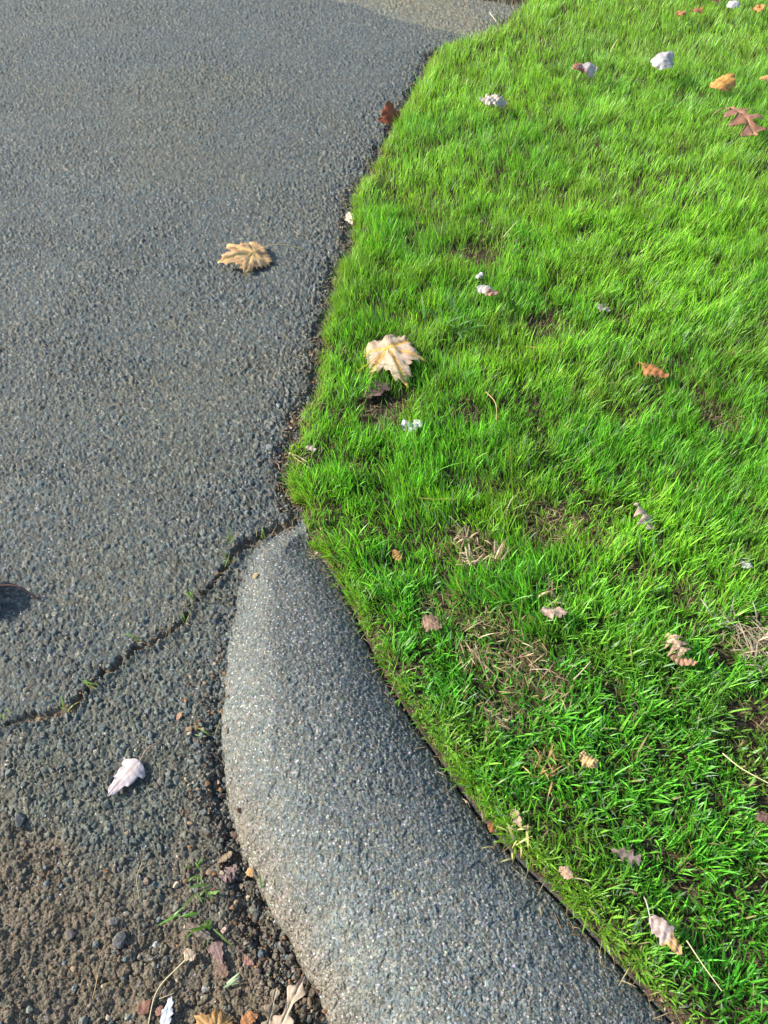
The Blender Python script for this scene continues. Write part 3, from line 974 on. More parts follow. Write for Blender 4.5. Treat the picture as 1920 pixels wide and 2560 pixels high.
def leaf(name, label, kind, base, tip, wr=1.0, lift=0.003, col=(0.4, 0.28, 0.14), col2=None, vein=None, curl=0.0, bend=0.0,
         crum=0.05, roll=0.0, pitch=0.0, stalk=None, stalk_z=None, mat=None, seed=1, cat='leaf', group=None, detail=1, fold=0.0, stalk_r=0.0009, tipcol=None):
    """base / tip: photo pixels of the stalk joint and the tip; curl bends the sides (+ = down), bend the length;
    wr width ratio; roll, pitch in degrees; col2 colour of the blotches and edges; stalk: photo pixel of its free end"""
    z0 = zat(*ground(*base, 0.01)[:2])
    A = ground(*base, z0 + lift); B = ground(*tip, z0 + lift)
    L = (B - A).length
    root = empty(name, A)
    yaw = math.atan2(B.y - A.y, B.x - A.x)
    x, y, v, e, F = blade_grid(kind, seed, 168 if kind == 'maple' else 46, 9 if kind == 'maple' else 7, wr)
    xx, yy = x * L, y * L
    zz = crum * L * 0.5 * nz3(x, y, 9, seed) + crum * L * 0.22 * nz3(x, y, 24, seed + 5)
    zz = zz + crum * L * 0.10 * np.abs(nz3(x, y, 40, seed + 7)) - v * 0.020 * L + 0.02 * L * e ** 3 * np.sin(22 * x + 15 * y + seed)
    if fold:
        zz = zz - np.abs(yy) * fold
    if kind == 'maple' and curl == 0:
        zz = zz - 0.05 * L * e ** 2
    if curl:
        Rr = L / abs(curl)
        sg = 1 if curl > 0 else -1
        a = yy / Rr
        yy2 = (Rr - sg * 0 + 0 * zz) * np.sin(a); zc = -sg * Rr * (1 - np.cos(a))
        nx_, nz_ = sg * np.sin(a), np.cos(a)
        yy = yy2 + nx_ * zz; zz = zc + nz_ * zz
    if bend:
        Rr = L / abs(bend)
        sg = 1 if bend > 0 else -1
        a = (xx - L * 0.5) / Rr
        zc = -sg * Rr * (1 - np.cos(a))
        xx2 = Rr * np.sin(a) + L * 0.5
        xx = xx2 + sg * np.sin(a) * zz; zz = zc + np.cos(a) * zz
    Mx = Matrix.Rotation(yaw, 3, 'Z') @ Matrix.Rotation(-R(pitch), 3, 'Y') @ Matrix.Rotation(R(roll), 3, 'X')
    P = np.stack([xx, yy, zz], 1) @ np.array(Mx).T
    i0 = int(np.argmin(x ** 2 + y ** 2))
    P = P - P[i0]
    # settle on the surface: keep the whole blade above the ground
    D = macro(P[:, 0] + A.x, P[:, 1] + A.y)
    low = np.min(P[:, 2] + A.z - D['z'])
    up = max(0.0, 0.002 - low) if lift < 0.012 else max(0.0, 0.004 - low)
    P[:, 2] += up
    c0 = np.array(col, float); c1 = np.array(col2 if col2 is not None else c0 * 0.6); cv = np.array(vein if vein is not None else c0 * 1.15)
    w = np.clip(0.5 + 0.9 * nz3(x, y, 12, seed + 9), 0, 1)[:, None] * 0.65 + 0.25 * (e[:, None] ** 4)
    c = c0 * (1 - w) + c1 * w
    if tipcol is not None:
        tw = sstep(0.50, 0.62, x + 0.08 * nz3(x, y, 14, seed + 3))[:, None]
        c = c * (1 - tw) + np.array(tipcol) * (1 - 0.35 * w) * tw
    vv = (v * 0.8)[:, None]
    c = c * (1 - vv) + cv * vv
    o = new_mesh('leaf_blade', P, F, mat or M_leaf, c, True, root)
    sm = o.modifiers.new('thickness', 'SOLIDIFY'); sm.thickness = 0.00025; sm.offset = 0
    if stalk:
        zs = stalk_z if stalk_z is not None else 0.003
        q = ground(*stalk, z0 + zs)
        zq = zat(q.x, q.y)
        E = Vector((q.x, q.y, max(zq + 0.002, z0 + zs))) - A
        p0 = Vector(P[i0])
        mid = p0 * 0.5 + E * 0.5 + Vector((0, 0, 0.006 + abs(p0.z - E.z) * 0.2)) + Vector((-(E - p0).y, (E - p0).x, 0)) * 0.08
        tube('stalk', curve_pts([p0, mid, E], 5), stalk_r * 0.8, stalk_r * 1.3, M_stalk, np.array(cv) * 0.9, root)
    tag(root, label, cat, group)
    return root


TAN = (0.50, 0.34, 0.17); BROWN = (0.22, 0.11, 0.06); PALE = (0.62, 0.58, 0.56); RUST = (0.24, 0.085, 0.035); GOLD = (0.58, 0.31, 0.08)
GREYB = (0.26, 0.21, 0.17); WHITE = (0.38, 0.34, 0.29)
FALL = 'fallen leaves lying in the lawn'

leaf('maple_leaf', 'curled tan maple leaf lying alone on the dark driveway asphalt', 'maple', (548, 558), (480, 578), 1.0, 0.006,
     (0.60, 0.41, 0.21), (0.36, 0.19, 0.09), (0.64, 0.46, 0.17), curl=0.5, bend=0.35, crum=0.11, roll=-6, stalk=(655, 537), seed=3)
leaf('maple_leaf', 'large cream maple leaf with golden veins on the grass by the driveway edge', 'maple', (838, 750), (876, 818), 0.80, 0.042,
     (0.56, 0.45, 0.33), (0.34, 0.23, 0.16), (0.78, 0.42, 0.06), curl=0.7, bend=0.5, crum=0.11, roll=6, pitch=-4, stalk=(774, 802), stalk_z=0.03, seed=8)
leaf('dead_leaf', 'dark purple-brown leaf tucked in the soil under the cream maple leaf', 'oval', (824, 822), (790, 862), 1.1, 0.016,
     (0.20, 0.12, 0.11), (0.10, 0.06, 0.05), crum=0.08, roll=10, seed=12)
leaf('silvery_leaf', 'crumpled silver-grey leaf in the bare patch below the cream maple leaf', 'oval', (866, 918), (915, 915), 0.75, 0.028,
     (0.40, 0.42, 0.46), (0.62, 0.60, 0.55), curl=2.2, crum=0.35, roll=15, mat=M_pale, seed=14)
leaf('pale_leaf', 'smooth white pointed leaf with a thin stalk on the street below the crack', 'pointed', (302, 1644), (232, 1722), 0.78, 0.008,
     (0.50, 0.45, 0.46), (0.38, 0.32, 0.33), (0.38, 0.27, 0.19), curl=0.9, bend=0.35, crum=0.04, roll=4, stalk=(346, 1602), mat=M_pale, seed=16, fold=0.12)
leaf('curled_leaf', 'white and brown hooded leaf on the upper lawn, nearest the driveway of the pale ones', 'oval', (1036, 212), (1098, 216), 0.85, 0.060,
     WHITE, (0.46, 0.36, 0.28), curl=2.2, bend=1.3, crum=0.24, pitch=-6, roll=4, mat=M_pale, seed=18, group=FALL)
leaf('curled_leaf', 'small pale leaf with a rust-brown end between hooded leaf and white balled-up leaf', 'oval', (1288, 145), (1234, 156), 0.80, 0.072,
     (0.42, 0.38, 0.36), (0.34, 0.28, 0.25), tipcol=(0.30, 0.10, 0.04), curl=2.0, crum=0.12, roll=-10, pitch=6, mat=M_pale, seed=20, group=FALL)
leaf('curled_leaf', 'bright white balled-up leaf standing on the upper lawn', 'oval', (1424, 150), (1440, 126), 1.0, 0.066,
     (0.42, 0.41, 0.40), (0.30, 0.28, 0.27), curl=2.6, bend=1.8, crum=0.16, pitch=14, mat=M_pale, seed=22, group=FALL)
leaf('curled_leaf', 'small white leaf at the very top of the lawn near the frame corner', 'oval', (1572, 16), (1598, 10), 1.0, 0.08,
     (0.44, 0.44, 0.42), (0.34, 0.32, 0.32), curl=2.2, bend=1.5, crum=0.15, pitch=10, mat=M_pale, seed=24, group=FALL)
leaf('curled_leaf', 'folded orange-gold leaf on the lawn just above the brown oak leaf', 'oval', (1545, 190), (1576, 172), 0.95, 0.06,
     GOLD, (0.34, 0.15, 0.05), curl=2.0, crum=0.16, pitch=12, seed=26, group=FALL)
leaf('curled_leaf', 'orange leaf half cut by the edge of the frame beside the upper lawn', 'oval', (1642, 172), (1682, 166), 0.7, 0.07,
     (0.66, 0.38, 0.12), (0.45, 0.22, 0.08), curl=1.5, crum=0.14, seed=28, group=FALL)
leaf('oak_leaf', 'large brown oak leaf with curled lobes lying across the upper lawn by the frame edge', 'oak', (1574, 234), (1636, 300), 0.60, 0.060,
     (0.34, 0.185, 0.12), (0.20, 0.09, 0.05), (0.40, 0.22, 0.12), curl=0.9, bend=0.8, crum=0.07, stalk=(1540, 247), stalk_z=0.04, roll=8, seed=30, group=FALL)
leaf('curled_leaf', 'small brown leaf near the frame top, beside the white corner leaf', 'oval', (1496, 26), (1516, 20), 0.9, 0.055, (0.36, 0.17, 0.07), RUST, curl=1.5, crum=0.2, seed=32, group=FALL)
leaf('curled_leaf', 'tiny tan leaf sunk in the grass at the upper lawn, below the small brown leaf', 'oval', (1462, 34), (1478, 26), 0.8, 0.05, (0.46, 0.26, 0.10), RUST, curl=1.5, crum=0.2, seed=33, group=FALL)
leaf('curled_leaf', 'reddish orange leaf at the top corner past the white leaf', 'oval', (1628, 22), (1650, 10), 0.6, 0.06, (0.52, 0.21, 0.08), GOLD, curl=1.3, crum=0.2, seed=34, group=FALL)
leaf('curled_leaf', 'dark brown leaf cut off by the top edge of the frame', 'oval', (1534, 0), (1562, 0), 0.8, 0.05, (0.12, 0.06, 0.035), RUST, curl=1.5, crum=0.2, seed=35, group=FALL)
leaf('oak_leaf', 'rust-red leaf standing upright where the upper driveway meets the grass', 'pointed', (846, 282), (838, 258), 1.25, 0.004,
     (0.30, 0.085, 0.035), (0.17, 0.045, 0.03), curl=0.8, crum=0.09, pitch=40, roll=20, seed=36)
leaf('curled_leaf', 'small white leaf with a drooping brown side amid the middle lawn', 'oval', (1034, 618), (1078, 640), 0.95, 0.050,
     (0.44, 0.39, 0.37), (0.34, 0.28, 0.25), tipcol=(0.42, 0.21, 0.11), curl=2.3, bend=0.8, crum=0.10, roll=-12, mat=M_pale, seed=38, group=FALL)
leaf('curled_leaf', 'pale grey scrap of leaf just above the white and brown leaf in the middle lawn', 'oval', (1030, 602), (1042, 588), 0.7, 0.03, (0.5, 0.5, 0.5), GREYB, curl=1.4, crum=0.2, mat=M_pale, seed=39, group=FALL)
leaf('curled_leaf', 'dark grey-green shred of leaf in a small hole of the middle lawn', 'oval', (1288, 660), (1318, 672), 0.8, 0.02, (0.24, 0.24, 0.19), (0.5, 0.45, 0.38), curl=1.6, crum=0.25, seed=40, group=FALL)
leaf('curled_leaf', 'rust-orange curled leaf with an arched stem in the middle lawn', 'oval', (1388, 786), (1444, 812), 0.8, 0.044,
     (0.46, 0.20, 0.06), (0.22, 0.10, 0.05), curl=2.2, crum=0.18, stalk=(1368, 800), seed=42, group=FALL)
leaf('curled_leaf', 'beige ragged leaf leaning upright in the grass, alone above the big thatch patch', 'oak', (1372, 1088), (1412, 1148), 0.70, 0.042,
     (0.50, 0.40, 0.30), (0.34, 0.25, 0.18), curl=1.6, crum=0.12, roll=-16, seed=44, group=FALL)
leaf('curled_leaf', 'pinkish tan folded leaf lying at the foot of an upright straw tuft', 'oval', (1168, 1320), (1226, 1322), 0.70, 0.044,
     (0.52, 0.38, 0.31), (0.34, 0.20, 0.15), curl=1.8, crum=0.14, roll=-14, seed=46, group=FALL)
leaf('curled_leaf', 'brown leaf half sunk in the grass close to the curb head', 'oval', (914, 1334), (954, 1358), 0.9, 0.036, (0.36, 0.22, 0.15), (0.20, 0.12, 0.09), curl=1.4, crum=0.14, seed=48, group=FALL)
leaf('curled_leaf', 'broad tan leaf bent in two in the lower lawn', 'oak', (1440, 1372), (1480, 1420), 1.1, 0.044,
     (0.52, 0.37, 0.24), (0.36, 0.22, 0.13), curl=1.3, bend=1.1, crum=0.12, roll=10, seed=50, group=FALL)
leaf('curled_leaf', 'brown shrivelled leaf tail hanging under the bent tan leaf', 'oval', (1446, 1416), (1506, 1434), 0.5, 0.036,
     (0.44, 0.26, 0.15), (0.30, 0.16, 0.09), curl=1.7, crum=0.16, roll=-8, seed=51, group=FALL)
leaf('curled_leaf', 'small orange-brown leaf standing in the grass beside the curb head', 'oval', (850, 1188), (866, 1214), 0.5, 0.024, (0.48, 0.24, 0.09), (0.30, 0.14, 0.06), curl=1.2, crum=0.15, roll=20, seed=52, group=FALL)
leaf('curled_leaf', 'yellowish tan leaf shrivelled into a tight curl in the lower lawn', 'oval', (1254, 1626), (1292, 1656), 0.9, 0.042, (0.54, 0.38, 0.17), (0.38, 0.24, 0.10), curl=2.6, crum=0.28, seed=54, group=FALL)
leaf('curled_leaf', 'pale tan cupped leaf at the lawn edge just above the curb', 'oval', (1108, 1748), (1124, 1786), 0.6, 0.020, (0.50, 0.37, 0.23), (0.30, 0.18, 0.10), curl=-2.0, crum=0.08, roll=12, seed=56, group=FALL)
leaf('curled_leaf', 'tan leaf with a long thin stalk at the lawn edge beside the lower curb', 'oval', (1236, 1896), (1208, 1872), 0.8, 0.026, (0.48, 0.33, 0.22), (0.36, 0.22, 0.13), curl=1.5, crum=0.10, stalk=(1280, 1925), roll=-12, seed=58, group=FALL)
leaf('oak_leaf', 'grey-brown lobed leaf face down in the shaded grass, inward from the stalked tan leaf', 'oak', (1322, 1836), (1388, 1860), 0.65, 0.036, (0.26, 0.20, 0.17), (0.18, 0.12, 0.09), curl=0.9, crum=0.08, seed=60, group=FALL)
leaf('curled_leaf', 'long twisted leaf, grey above and golden at its end, near the bottom of the lawn', 'oval', (1404, 1980), (1474, 2064), 0.5, 0.040,
     (0.46, 0.38, 0.34), (0.34, 0.24, 0.20), curl=1.9, bend=0.7, crum=0.12, stalk=(1388, 1932), seed=62, group=FALL, tipcol=(0.62, 0.36, 0.12))
leaf('curled_leaf', 'tiny dark orange leaf in the gap between curb and grass', 'oval', (1062, 1776), (1062, 1800), 0.7, 0.004, (0.30, 0.12, 0.04), RUST, curl=1.0, crum=0.1, seed=64, group=FALL)
leaf('curled_leaf', 'pale greyish scrap of leaf in the lawn close to the frame edge', 'oval', (1600, 1212), (1628, 1226), 0.9, 0.030, (0.52, 0.50, 0.50), (0.34, 0.30, 0.28), curl=1.6, crum=0.2, mat=M_pale, seed=66, group=FALL)
leaf('curled_leaf', 'small reddish leaf bit in the lower lawn, above the long twisted leaf', 'oval', (1360, 1866 + 55), (1376, 1905 + 28), 0.6, 0.022, (0.46, 0.24, 0.15), BROWN, curl=1.4, crum=0.2, seed=67, group=FALL)
leaf('curled_leaf', 'dark leaf in the shade at the lower frame edge of the lawn', 'oval', (1630, 1760), (1670, 1770), 0.8, 0.018, (0.16, 0.10, 0.09), BROWN, curl=1.2, crum=0.15, seed=68, group=FALL)
leaf('leaf_scrap', 'white leaf scrap caught at the driveway edge of the upper grass', 'oval', (752, 462), (760, 486), 0.5, 0.010, (0.60, 0.54, 0.48), TAN, curl=1.0, crum=0.1, roll=18, seed=70)
leaf('leaf_scrap', 'small dry beige scrap sitting on the grass edge beside the loose stones', 'oval', (660, 965), (684, 972), 0.6, 0.040, (0.56, 0.48, 0.36), GREYB, curl=1.6, crum=0.25, seed=71)
leaf('leaf_scrap', 'small orange leaf chip on the asphalt below the crack', 'oval', (392, 1538), (382, 1556), 0.6, 0.003, (0.52, 0.32, 0.20), BROWN, curl=0.5, crum=0.05, seed=72)
leaf('leaf_scrap', 'yellow leaf chip near the head of the curb', 'oval', (556, 1238), (546, 1252), 0.55, 0.003, (0.52, 0.38, 0.18), TAN, curl=0.5, crum=0.05, seed=73)
leaf('leaf_scrap', 'bright orange leaf chip against the foot of the curb', 'oval', (538, 1876), (544, 1896), 0.9, 0.006, (0.60, 0.36, 0.15), TAN, curl=0.4, crum=0.06, seed=74)
leaf('leaf_scrap', 'small brown leaf against the curb head by the grass', 'oval', (700, 1172), (708, 1150), 0.8, 0.014, (0.34, 0.17, 0.08), BROWN, curl=0.8, crum=0.1, roll=25, seed=75)
LITTER = 'dead leaves in the dirt at the curb foot'
leaf('dead_leaf', 'flat purplish brown leaf in the dirt beside the green weed at the curb foot', 'oak', (512, 1872), (480, 1905), 0.95, 0.006, (0.30, 0.20, 0.18), (0.20, 0.12, 0.11), crum=0.05, curl=0.4, seed=76, group=LITTER)
leaf('dead_leaf', 'olive tan leaf in the dark crevice above the purplish leaf', 'oval', (502, 1842), (470, 1866), 0.5, 0.008, (0.28, 0.22, 0.13), (0.16, 0.10, 0.06), crum=0.08, curl=0.8, roll=15, seed=77, group=LITTER)
leaf('dead_leaf', 'grey weathered leaf lying across the dirt under the weed stem', 'oval', (400, 1995), (462, 2030), 0.32, 0.006, (0.20, 0.17, 0.14), (0.12, 0.09, 0.07), crum=0.07, curl=0.8, seed=78, group=LITTER)
leaf('dead_leaf', 'pinkish brown toothed leaf tip below the weed', 'pointed', (462, 2035), (480, 2085), 0.75, 0.006, (0.28, 0.19, 0.17), (0.19, 0.12, 0.10), crum=0.04, curl=0.4, seed=79, group=LITTER)
leaf('dead_leaf', 'small pale tan leaf at the end of the long straw', 'oval', (402, 2050), (418, 2076), 0.8, 0.010, (0.60, 0.49, 0.36), TAN, crum=0.10, curl=0.8, roll=-10, seed=80, group=LITTER)
leaf('dead_leaf', 'rust brown leaf piece at the bottom, before the straw', 'oval', (298, 2190), (325, 2160), 0.9, 0.006, (0.24, 0.12, 0.085), BROWN, crum=0.08, curl=0.6, seed=81, group=LITTER)
leaf('dead_leaf', 'shiny blue-grey leaf standing at the bottom edge, beside the straw', 'oval', (352, 2225), (372, 2150), 0.42, 0.010, (0.42, 0.46, 0.52), (0.30, 0.30, 0.33), crum=0.08, curl=1.3, roll=-14, mat=M_pale, seed=82, group=LITTER)
leaf('dead_leaf', 'small rusty leaf bit between the blue-grey leaf and the rust brown piece', 'oval', (338, 2195), (350, 2172), 0.8, 0.008, (0.32, 0.16, 0.11), BROWN, crum=0.1, curl=0.6, seed=83, group=LITTER)
leaf('dead_leaf', 'reddish leaf curled on the dirt near the middle of the worn corner', 'oval', (524, 2068), (548, 2084), 0.55, 0.006, (0.34, 0.18, 0.14), BROWN, crum=0.08, curl=1.2, seed=84, group=LITTER)
leaf('dead_leaf', 'brown leaf flat against the dirt under the leaf chip heap', 'oval', (490, 2110), (468, 2080), 0.7, 0.005, (0.20, 0.14, 0.11), BROWN, crum=0.06, curl=0.5, seed=85, group=LITTER)
leaf('dead_leaf', 'amber leaf with an upturned edge cut by the bottom of the frame', 'maple', (470, 2235), (425, 2195), 1.0, 0.012, (0.52, 0.32, 0.12), (0.28, 0.12, 0.05), crum=0.10, curl=1.4, seed=86, group=LITTER)
leaf('oak_leaf', 'large beige oak leaf with deep lobes lying against the curb foot at the bottom', 'pinoak', (575, 2290), (660, 2106), 0.30, 0.014,
     (0.46, 0.38, 0.28), (0.36, 0.26, 0.18), (0.52, 0.42, 0.30), curl=1.0, bend=0.35, crum=0.04, roll=-10, seed=88, group=LITTER, stalk_r=0.0014)
leaf('oak_leaf', 'olive grey narrow oak leaf beside the large beige one at the bottom', 'oak', (568, 2262), (598, 2130), 0.34, 0.010,
     (0.34, 0.29, 0.20), (0.24, 0.18, 0.12), (0.42, 0.34, 0.22), curl=1.3, crum=0.05, roll=8, seed=89, group=LITTER)
leaf('dead_leaf', 'orange brown leaf end under the olive oak leaf at the bottom edge', 'oval', (520, 2215), (556, 2190), 0.8, 0.008, (0.44, 0.20, 0.07), BROWN, crum=0.10, curl=0.8, seed=90, group=LITTER)
# leaf past the frame edge whose stalk and shadow enter the picture
leaf('oak_leaf', 'brown leaf past the frame edge whose red-brown stalk and shadow reach onto the driveway', 'oval', (-4, 1264), (-150, 1300), 0.85, 0.032,
     (0.36, 0.20, 0.12), BROWN, (0.13, 0.06, 0.04), curl=1.0, crum=0.06, stalk=(84, 1296), stalk_z=0.004, seed=92, stalk_r=0.0014)


# ------------------------------------------------------------------ straws, needles, twigs
def straw(name, label, pts, z=0.004, col=(0.52, 0.42, 0.24), r=0.0009, cat='straw', group=None, arch=0.0):
    P = []
    n = len(pts)
    for i, q in enumerate(pts):
        zz = z if not isinstance(z, (list, tuple)) else z[i]
        g = ground(*q, 0.01)
        z0 = zat(g.x, g.y)
        g = ground(*q, z0 + zz)
        g.z = zat(g.x, g.y) + zz + arch * math.sin(math.pi * i / (n - 1))
        P.append(g)
    root = P[0].copy()
    P = curve_pts([p - root for p in P], 6)
    o = tube(name, P, r, r * 0.55, M_stalk, col)
    o.location = root
    tag(o, label, cat, group)
    return o


STR = 'dry straws lying in the lawn'
straw('straw', 'long bent pale straw on the dirt at the bottom of the worn street corner', [(417, 2055), (394, 2081), (352, 2123), (333, 2157), (321, 2212)], 0.007, (0.50, 0.42, 0.24), 0.0013)
straw('straw', 'short pale straw crossing the dirt beside the long bent one', [(344, 2158), (375, 2146)], 0.007, (0.46, 0.36, 0.20), 0.0011)
straw('straw', 'thin curved olive stem lying alone on the worn street', [(308, 1862), (296, 1898), (301, 1940)], 0.005, (0.30, 0.26, 0.13), 0.0008)
straw('straw', 'thin orange stem among the coarse stones near the frame corner', [(212, 2322 / 1.157 + 100), (205, 2140), (200, 2158)], 0.006, (0.36, 0.24, 0.10), 0.0008)
straw('pine_needle', 'upper of two pale needles poking from the grass edge over the stones', [(623, 975), (640, 984), (664, 998)], [0.010, 0.014, 0.016], (0.62, 0.46, 0.28), 0.0011, 'needle')
straw('pine_needle', 'lower of two pale needles poking from the grass edge over the stones', [(626, 982), (642, 992), (668, 1010)], [0.008, 0.012, 0.012], (0.58, 0.44, 0.26), 0.0009, 'needle')
straw('twig', 'kinked brown twig on the driveway edge beside the pale needles', [(581, 991), (600, 1001), (605, 1013), (622, 1012)], [0.010, 0.008, 0.006, 0.006], (0.40, 0.24, 0.15), 0.0013, 'twig')
straw('twig', 'thin brown twig on the driveway above the tan maple leaf', [(636, 500), (650, 507), (672, 505), (690, 500)], 0.004, (0.30, 0.20, 0.11), 0.0011, 'twig')
straw('straw', 'short pale straw across the dark green grass of the lower lawn', [(1238, 1471), (1256, 1452), (1275, 1431)], 0.036, (0.56, 0.44, 0.26), 0.0014, group=STR)
straw('straw', 'long pale straw reaching in from the frame edge over the lower lawn', [(1560, 1628), (1602, 1660), (1668, 1698)], 0.042, (0.56, 0.48, 0.26), 0.0012, group=STR)
straw('straw', 'long olive straw near the bottom corner of the lawn', [(1485, 2030), (1520, 2086), (1557, 2142)], 0.040, (0.50, 0.44, 0.24), 0.0010, group=STR)
straw('straw', 'straight orange straw lying level in the middle lawn', [(1135, 749), (1170, 752), (1206, 753)], 0.034, (0.62, 0.38, 0.08), 0.0010, group=STR)
straw('straw', 'reddish seed stalk standing in the lawn to the side of the dark soil hole', [(1050, 848), (1072, 875), (1070, 938)], [0.05, 0.045, 0.02], (0.50, 0.30, 0.14), 0.0012, group=STR)
straw('straw', 'pale stalk sticking up on the upper middle lawn', [(1088, 512), (1100, 498), (1118, 480)], [0.02, 0.04, 0.055], (0.58, 0.52, 0.28), 0.0013, group=STR)
straw('straw', 'pale stalk on the top lawn between the pale curled leaves', [(1318, 112), (1326, 98), (1334, 84)], [0.03, 0.05, 0.07], (0.58, 0.46, 0.28), 0.0018, group=STR)
straw('straw', 'thin beige straw at the far corner of the driveway edge', [(1058, 28), (1066, 38), (1072, 48)], [0.02, 0.02, 0.02], (0.55, 0.44, 0.30), 0.0020)
straw('straw', 'curved brown straw above the upright straw tuft of the lawn', [(1092, 1120), (1098, 1095), (1108, 1075)], [0.02, 0.04, 0.055], (0.50, 0.44, 0.30), 0.0012, group=STR)
straw('straw', 'thin orange straw level in the grass near the driveway corner', [(905, 1074), (940, 1078), (985, 1078)], 0.036, (0.56, 0.34, 0.12), 0.0008, group=STR)
straw('straw', 'thin straw arching over the head of the curb from the grass', [(688, 1120), (694, 1150), (700, 1172)], [0.012, 0.02, 0.008], (0.54, 0.36, 0.22), 0.0009)


# ------------------------------------------------------------------ tufts: straw tufts, coarse weed, sprouts in the crack
def tuft(name, label, q, n, hmin, hmax, w, spread, lean, cols, cat, group=None, mat=None, dirn=None, rad=0.01, seed=1, foot=None, z=0.0, bend=0.8):
    g = ground(*q, 0.01)
    g = ground(*q, zat(g.x, g.y) + z)
    r = np.random.default_rng(seed)
    px = r.normal(0, rad, n); py = r.normal(0, rad, n)
    pz = macro(px + g.x, py + g.y)['z'] - g.z + z
    az = r.uniform(0, 6.283, n) if dirn is None else dirn + r.normal(0, spread, n)
    H = r.uniform(hmin, hmax, n); W = w * r.uniform(0.7, 1.3, n)
    cols = np.array(cols, float)
    ct = cols[r.integers(0, len(cols), n)] * r.uniform(0.75, 1.2, (n, 1))
    cb = ct * 0.85 if foot is None else np.array(foot) * np.ones((n, 1))
    v, qd, t3, c = blades(n, px, py, pz, H, W, az, np.clip(r.normal(lean, 0.25, n), 0, 1.5), r.normal(bend, 0.45, n), r.normal(0, 0.7, n), cb, ct, 6)
    o = new_mesh(name, v, [qd, t3], mat or M_grass, c, True)
    o.location = g
    tag(o, label, cat, group)
    return o


DRY = [(0.56, 0.42, 0.25), (0.44, 0.31, 0.18), (0.62, 0.50, 0.33), (0.34, 0.22, 0.12)]
DG = 'tufts of dry straw in the lawn'
tuft('straw_tuft', 'frayed straw tuft with pale blunt stalks, uppermost of the dry ones near the curb', (1005, 1165), 22, .018, .045, .0028, .9, .8, DRY, 'straw tuft', DG, M_dry, seed=3, rad=.011, z=.022)
tuft('straw_tuft', 'reddish tan straw tuft just under the uppermost frayed one', (1018, 1212), 26, .015, .040, .0024, .9, .9, DRY, 'straw tuft', DG, M_dry, seed=4, rad=.012, z=.018)
tuft('straw_tuft', 'upright narrow straw tuft in the grass beside the frayed pair', (1076, 1205), 16, .020, .045, .0026, .5, .4, DRY, 'straw tuft', DG, M_dry, dirn=1.6, seed=5, rad=.008, z=.012)
tuft('straw_tuft', 'straw tuft standing right behind the pinkish tan folded leaf', (1186, 1298), 16, .022, .046, .0028, .7, .5, DRY, 'straw tuft', DG, M_dry, seed=6, rad=.009, z=.012)
tuft('straw_tuft', 'wide flattened straw tuft with long stalks nearest the curb bend', (1040, 1408), 30, .018, .055, .0017, .9, 1.15, DRY, 'straw tuft', DG, M_dry, dirn=5.2, seed=7, rad=.020, z=.018)
tuft('straw_tuft', 'olive brown combed straw tuft beside the wide flattened one', (1140, 1420), 26, .016, .038, .0016, .8, 1.0, DRY, 'straw tuft', DG, M_dry, dirn=5.6, seed=8, rad=.018, z=.018)
tuft('straw_tuft', 'thin straw tuft below the short pale straw', (1200, 1508), 18, .016, .036, .0016, .9, 1.0, DRY, 'straw tuft', DG, M_dry, seed=9, rad=.014, z=.018)
tuft('straw_tuft', 'grey frayed straw tuft inward from the dead clump at the frame edge', (1572, 1345), 26, .018, .048, .0026, .9, .8, [(0.5, 0.44, 0.36), (0.6, 0.5, 0.38), (0.36, 0.28, 0.2)], 'straw tuft', DG, M_dry, seed=10, rad=.014, z=.016)
tuft('straw_tuft', 'large dead clump of beige straw cut by the frame edge', (1640, 1405), 60, .022, .060, .0028, .9, .9, [(0.62, 0.5, 0.36), (0.5, 0.38, 0.26), (0.34, 0.26, 0.19)], 'straw tuft', DG, M_dry, seed=11, rad=.022, z=.012)
tuft('straw_tuft', 'dark straw tuft in the shaded gap below the wide flattened one', (1070, 1560), 26, .018, .042, .0022, .9, 1.0, DRY, 'straw tuft', DG, M_dry, seed=12, rad=.014, z=.006)
tuft('straw_tuft', 'yellow seed-head tuft at the curb edge of the lower lawn', (1112, 1815), 14, .014, .030, .0030, .9, .7, [(0.66, 0.56, 0.22), (0.55, 0.50, 0.18)], 'straw tuft', DG, M_dry, seed=13, rad=.010, z=.022)
tuft('straw_tuft', 'small ginger straw tuft in the lower lawn by the shrivelled yellowish leaf', (1180, 1660), 20, .014, .034, .0024, .9, .8, [(0.5, 0.32, 0.12), (0.42, 0.26, 0.1)], 'straw tuft', DG, M_dry, seed=14, rad=.012, z=.02)

tuft('weed', 'coarse blue-green weed with broad arching blades above the cream maple leaf', (965, 712), 34, .045, .10, .0058, 1, .45, [(0.13, 0.26, 0.11), (0.10, 0.24, 0.07), (0.20, 0.30, 0.17)], 'weed', None, M_grass, seed=21, rad=.03, bend=.9)
tuft('weed', 'low broad-bladed weed beside the dark soil hole under the coarse one', (985, 810), 18, .03, .06, .006, 1, .8, [(0.07, 0.24, 0.05), (0.14, 0.28, 0.10)], 'weed', None, M_grass, seed=22, rad=.02, bend=.8)
tuft('weed', 'leafy green weed rooted in the dirt at the curb foot', (446, 1925), 9, .014, .034, .0030, 1, .95, [(0.12, 0.26, 0.04), (0.20, 0.32, 0.08)], 'weed', None, M_grass, seed=23, rad=.006, bend=.6, z=.004)
tuft('weed', 'trailing weed with one long hooked blade just below the leafy one', (452, 1996), 7, .030, .048, .0026, .7, 1.0, [(0.12, 0.26, 0.04), (0.20, 0.32, 0.08)], 'weed', None, M_grass, dirn=4.4, seed=24, rad=.005, bend=.9, z=.004)
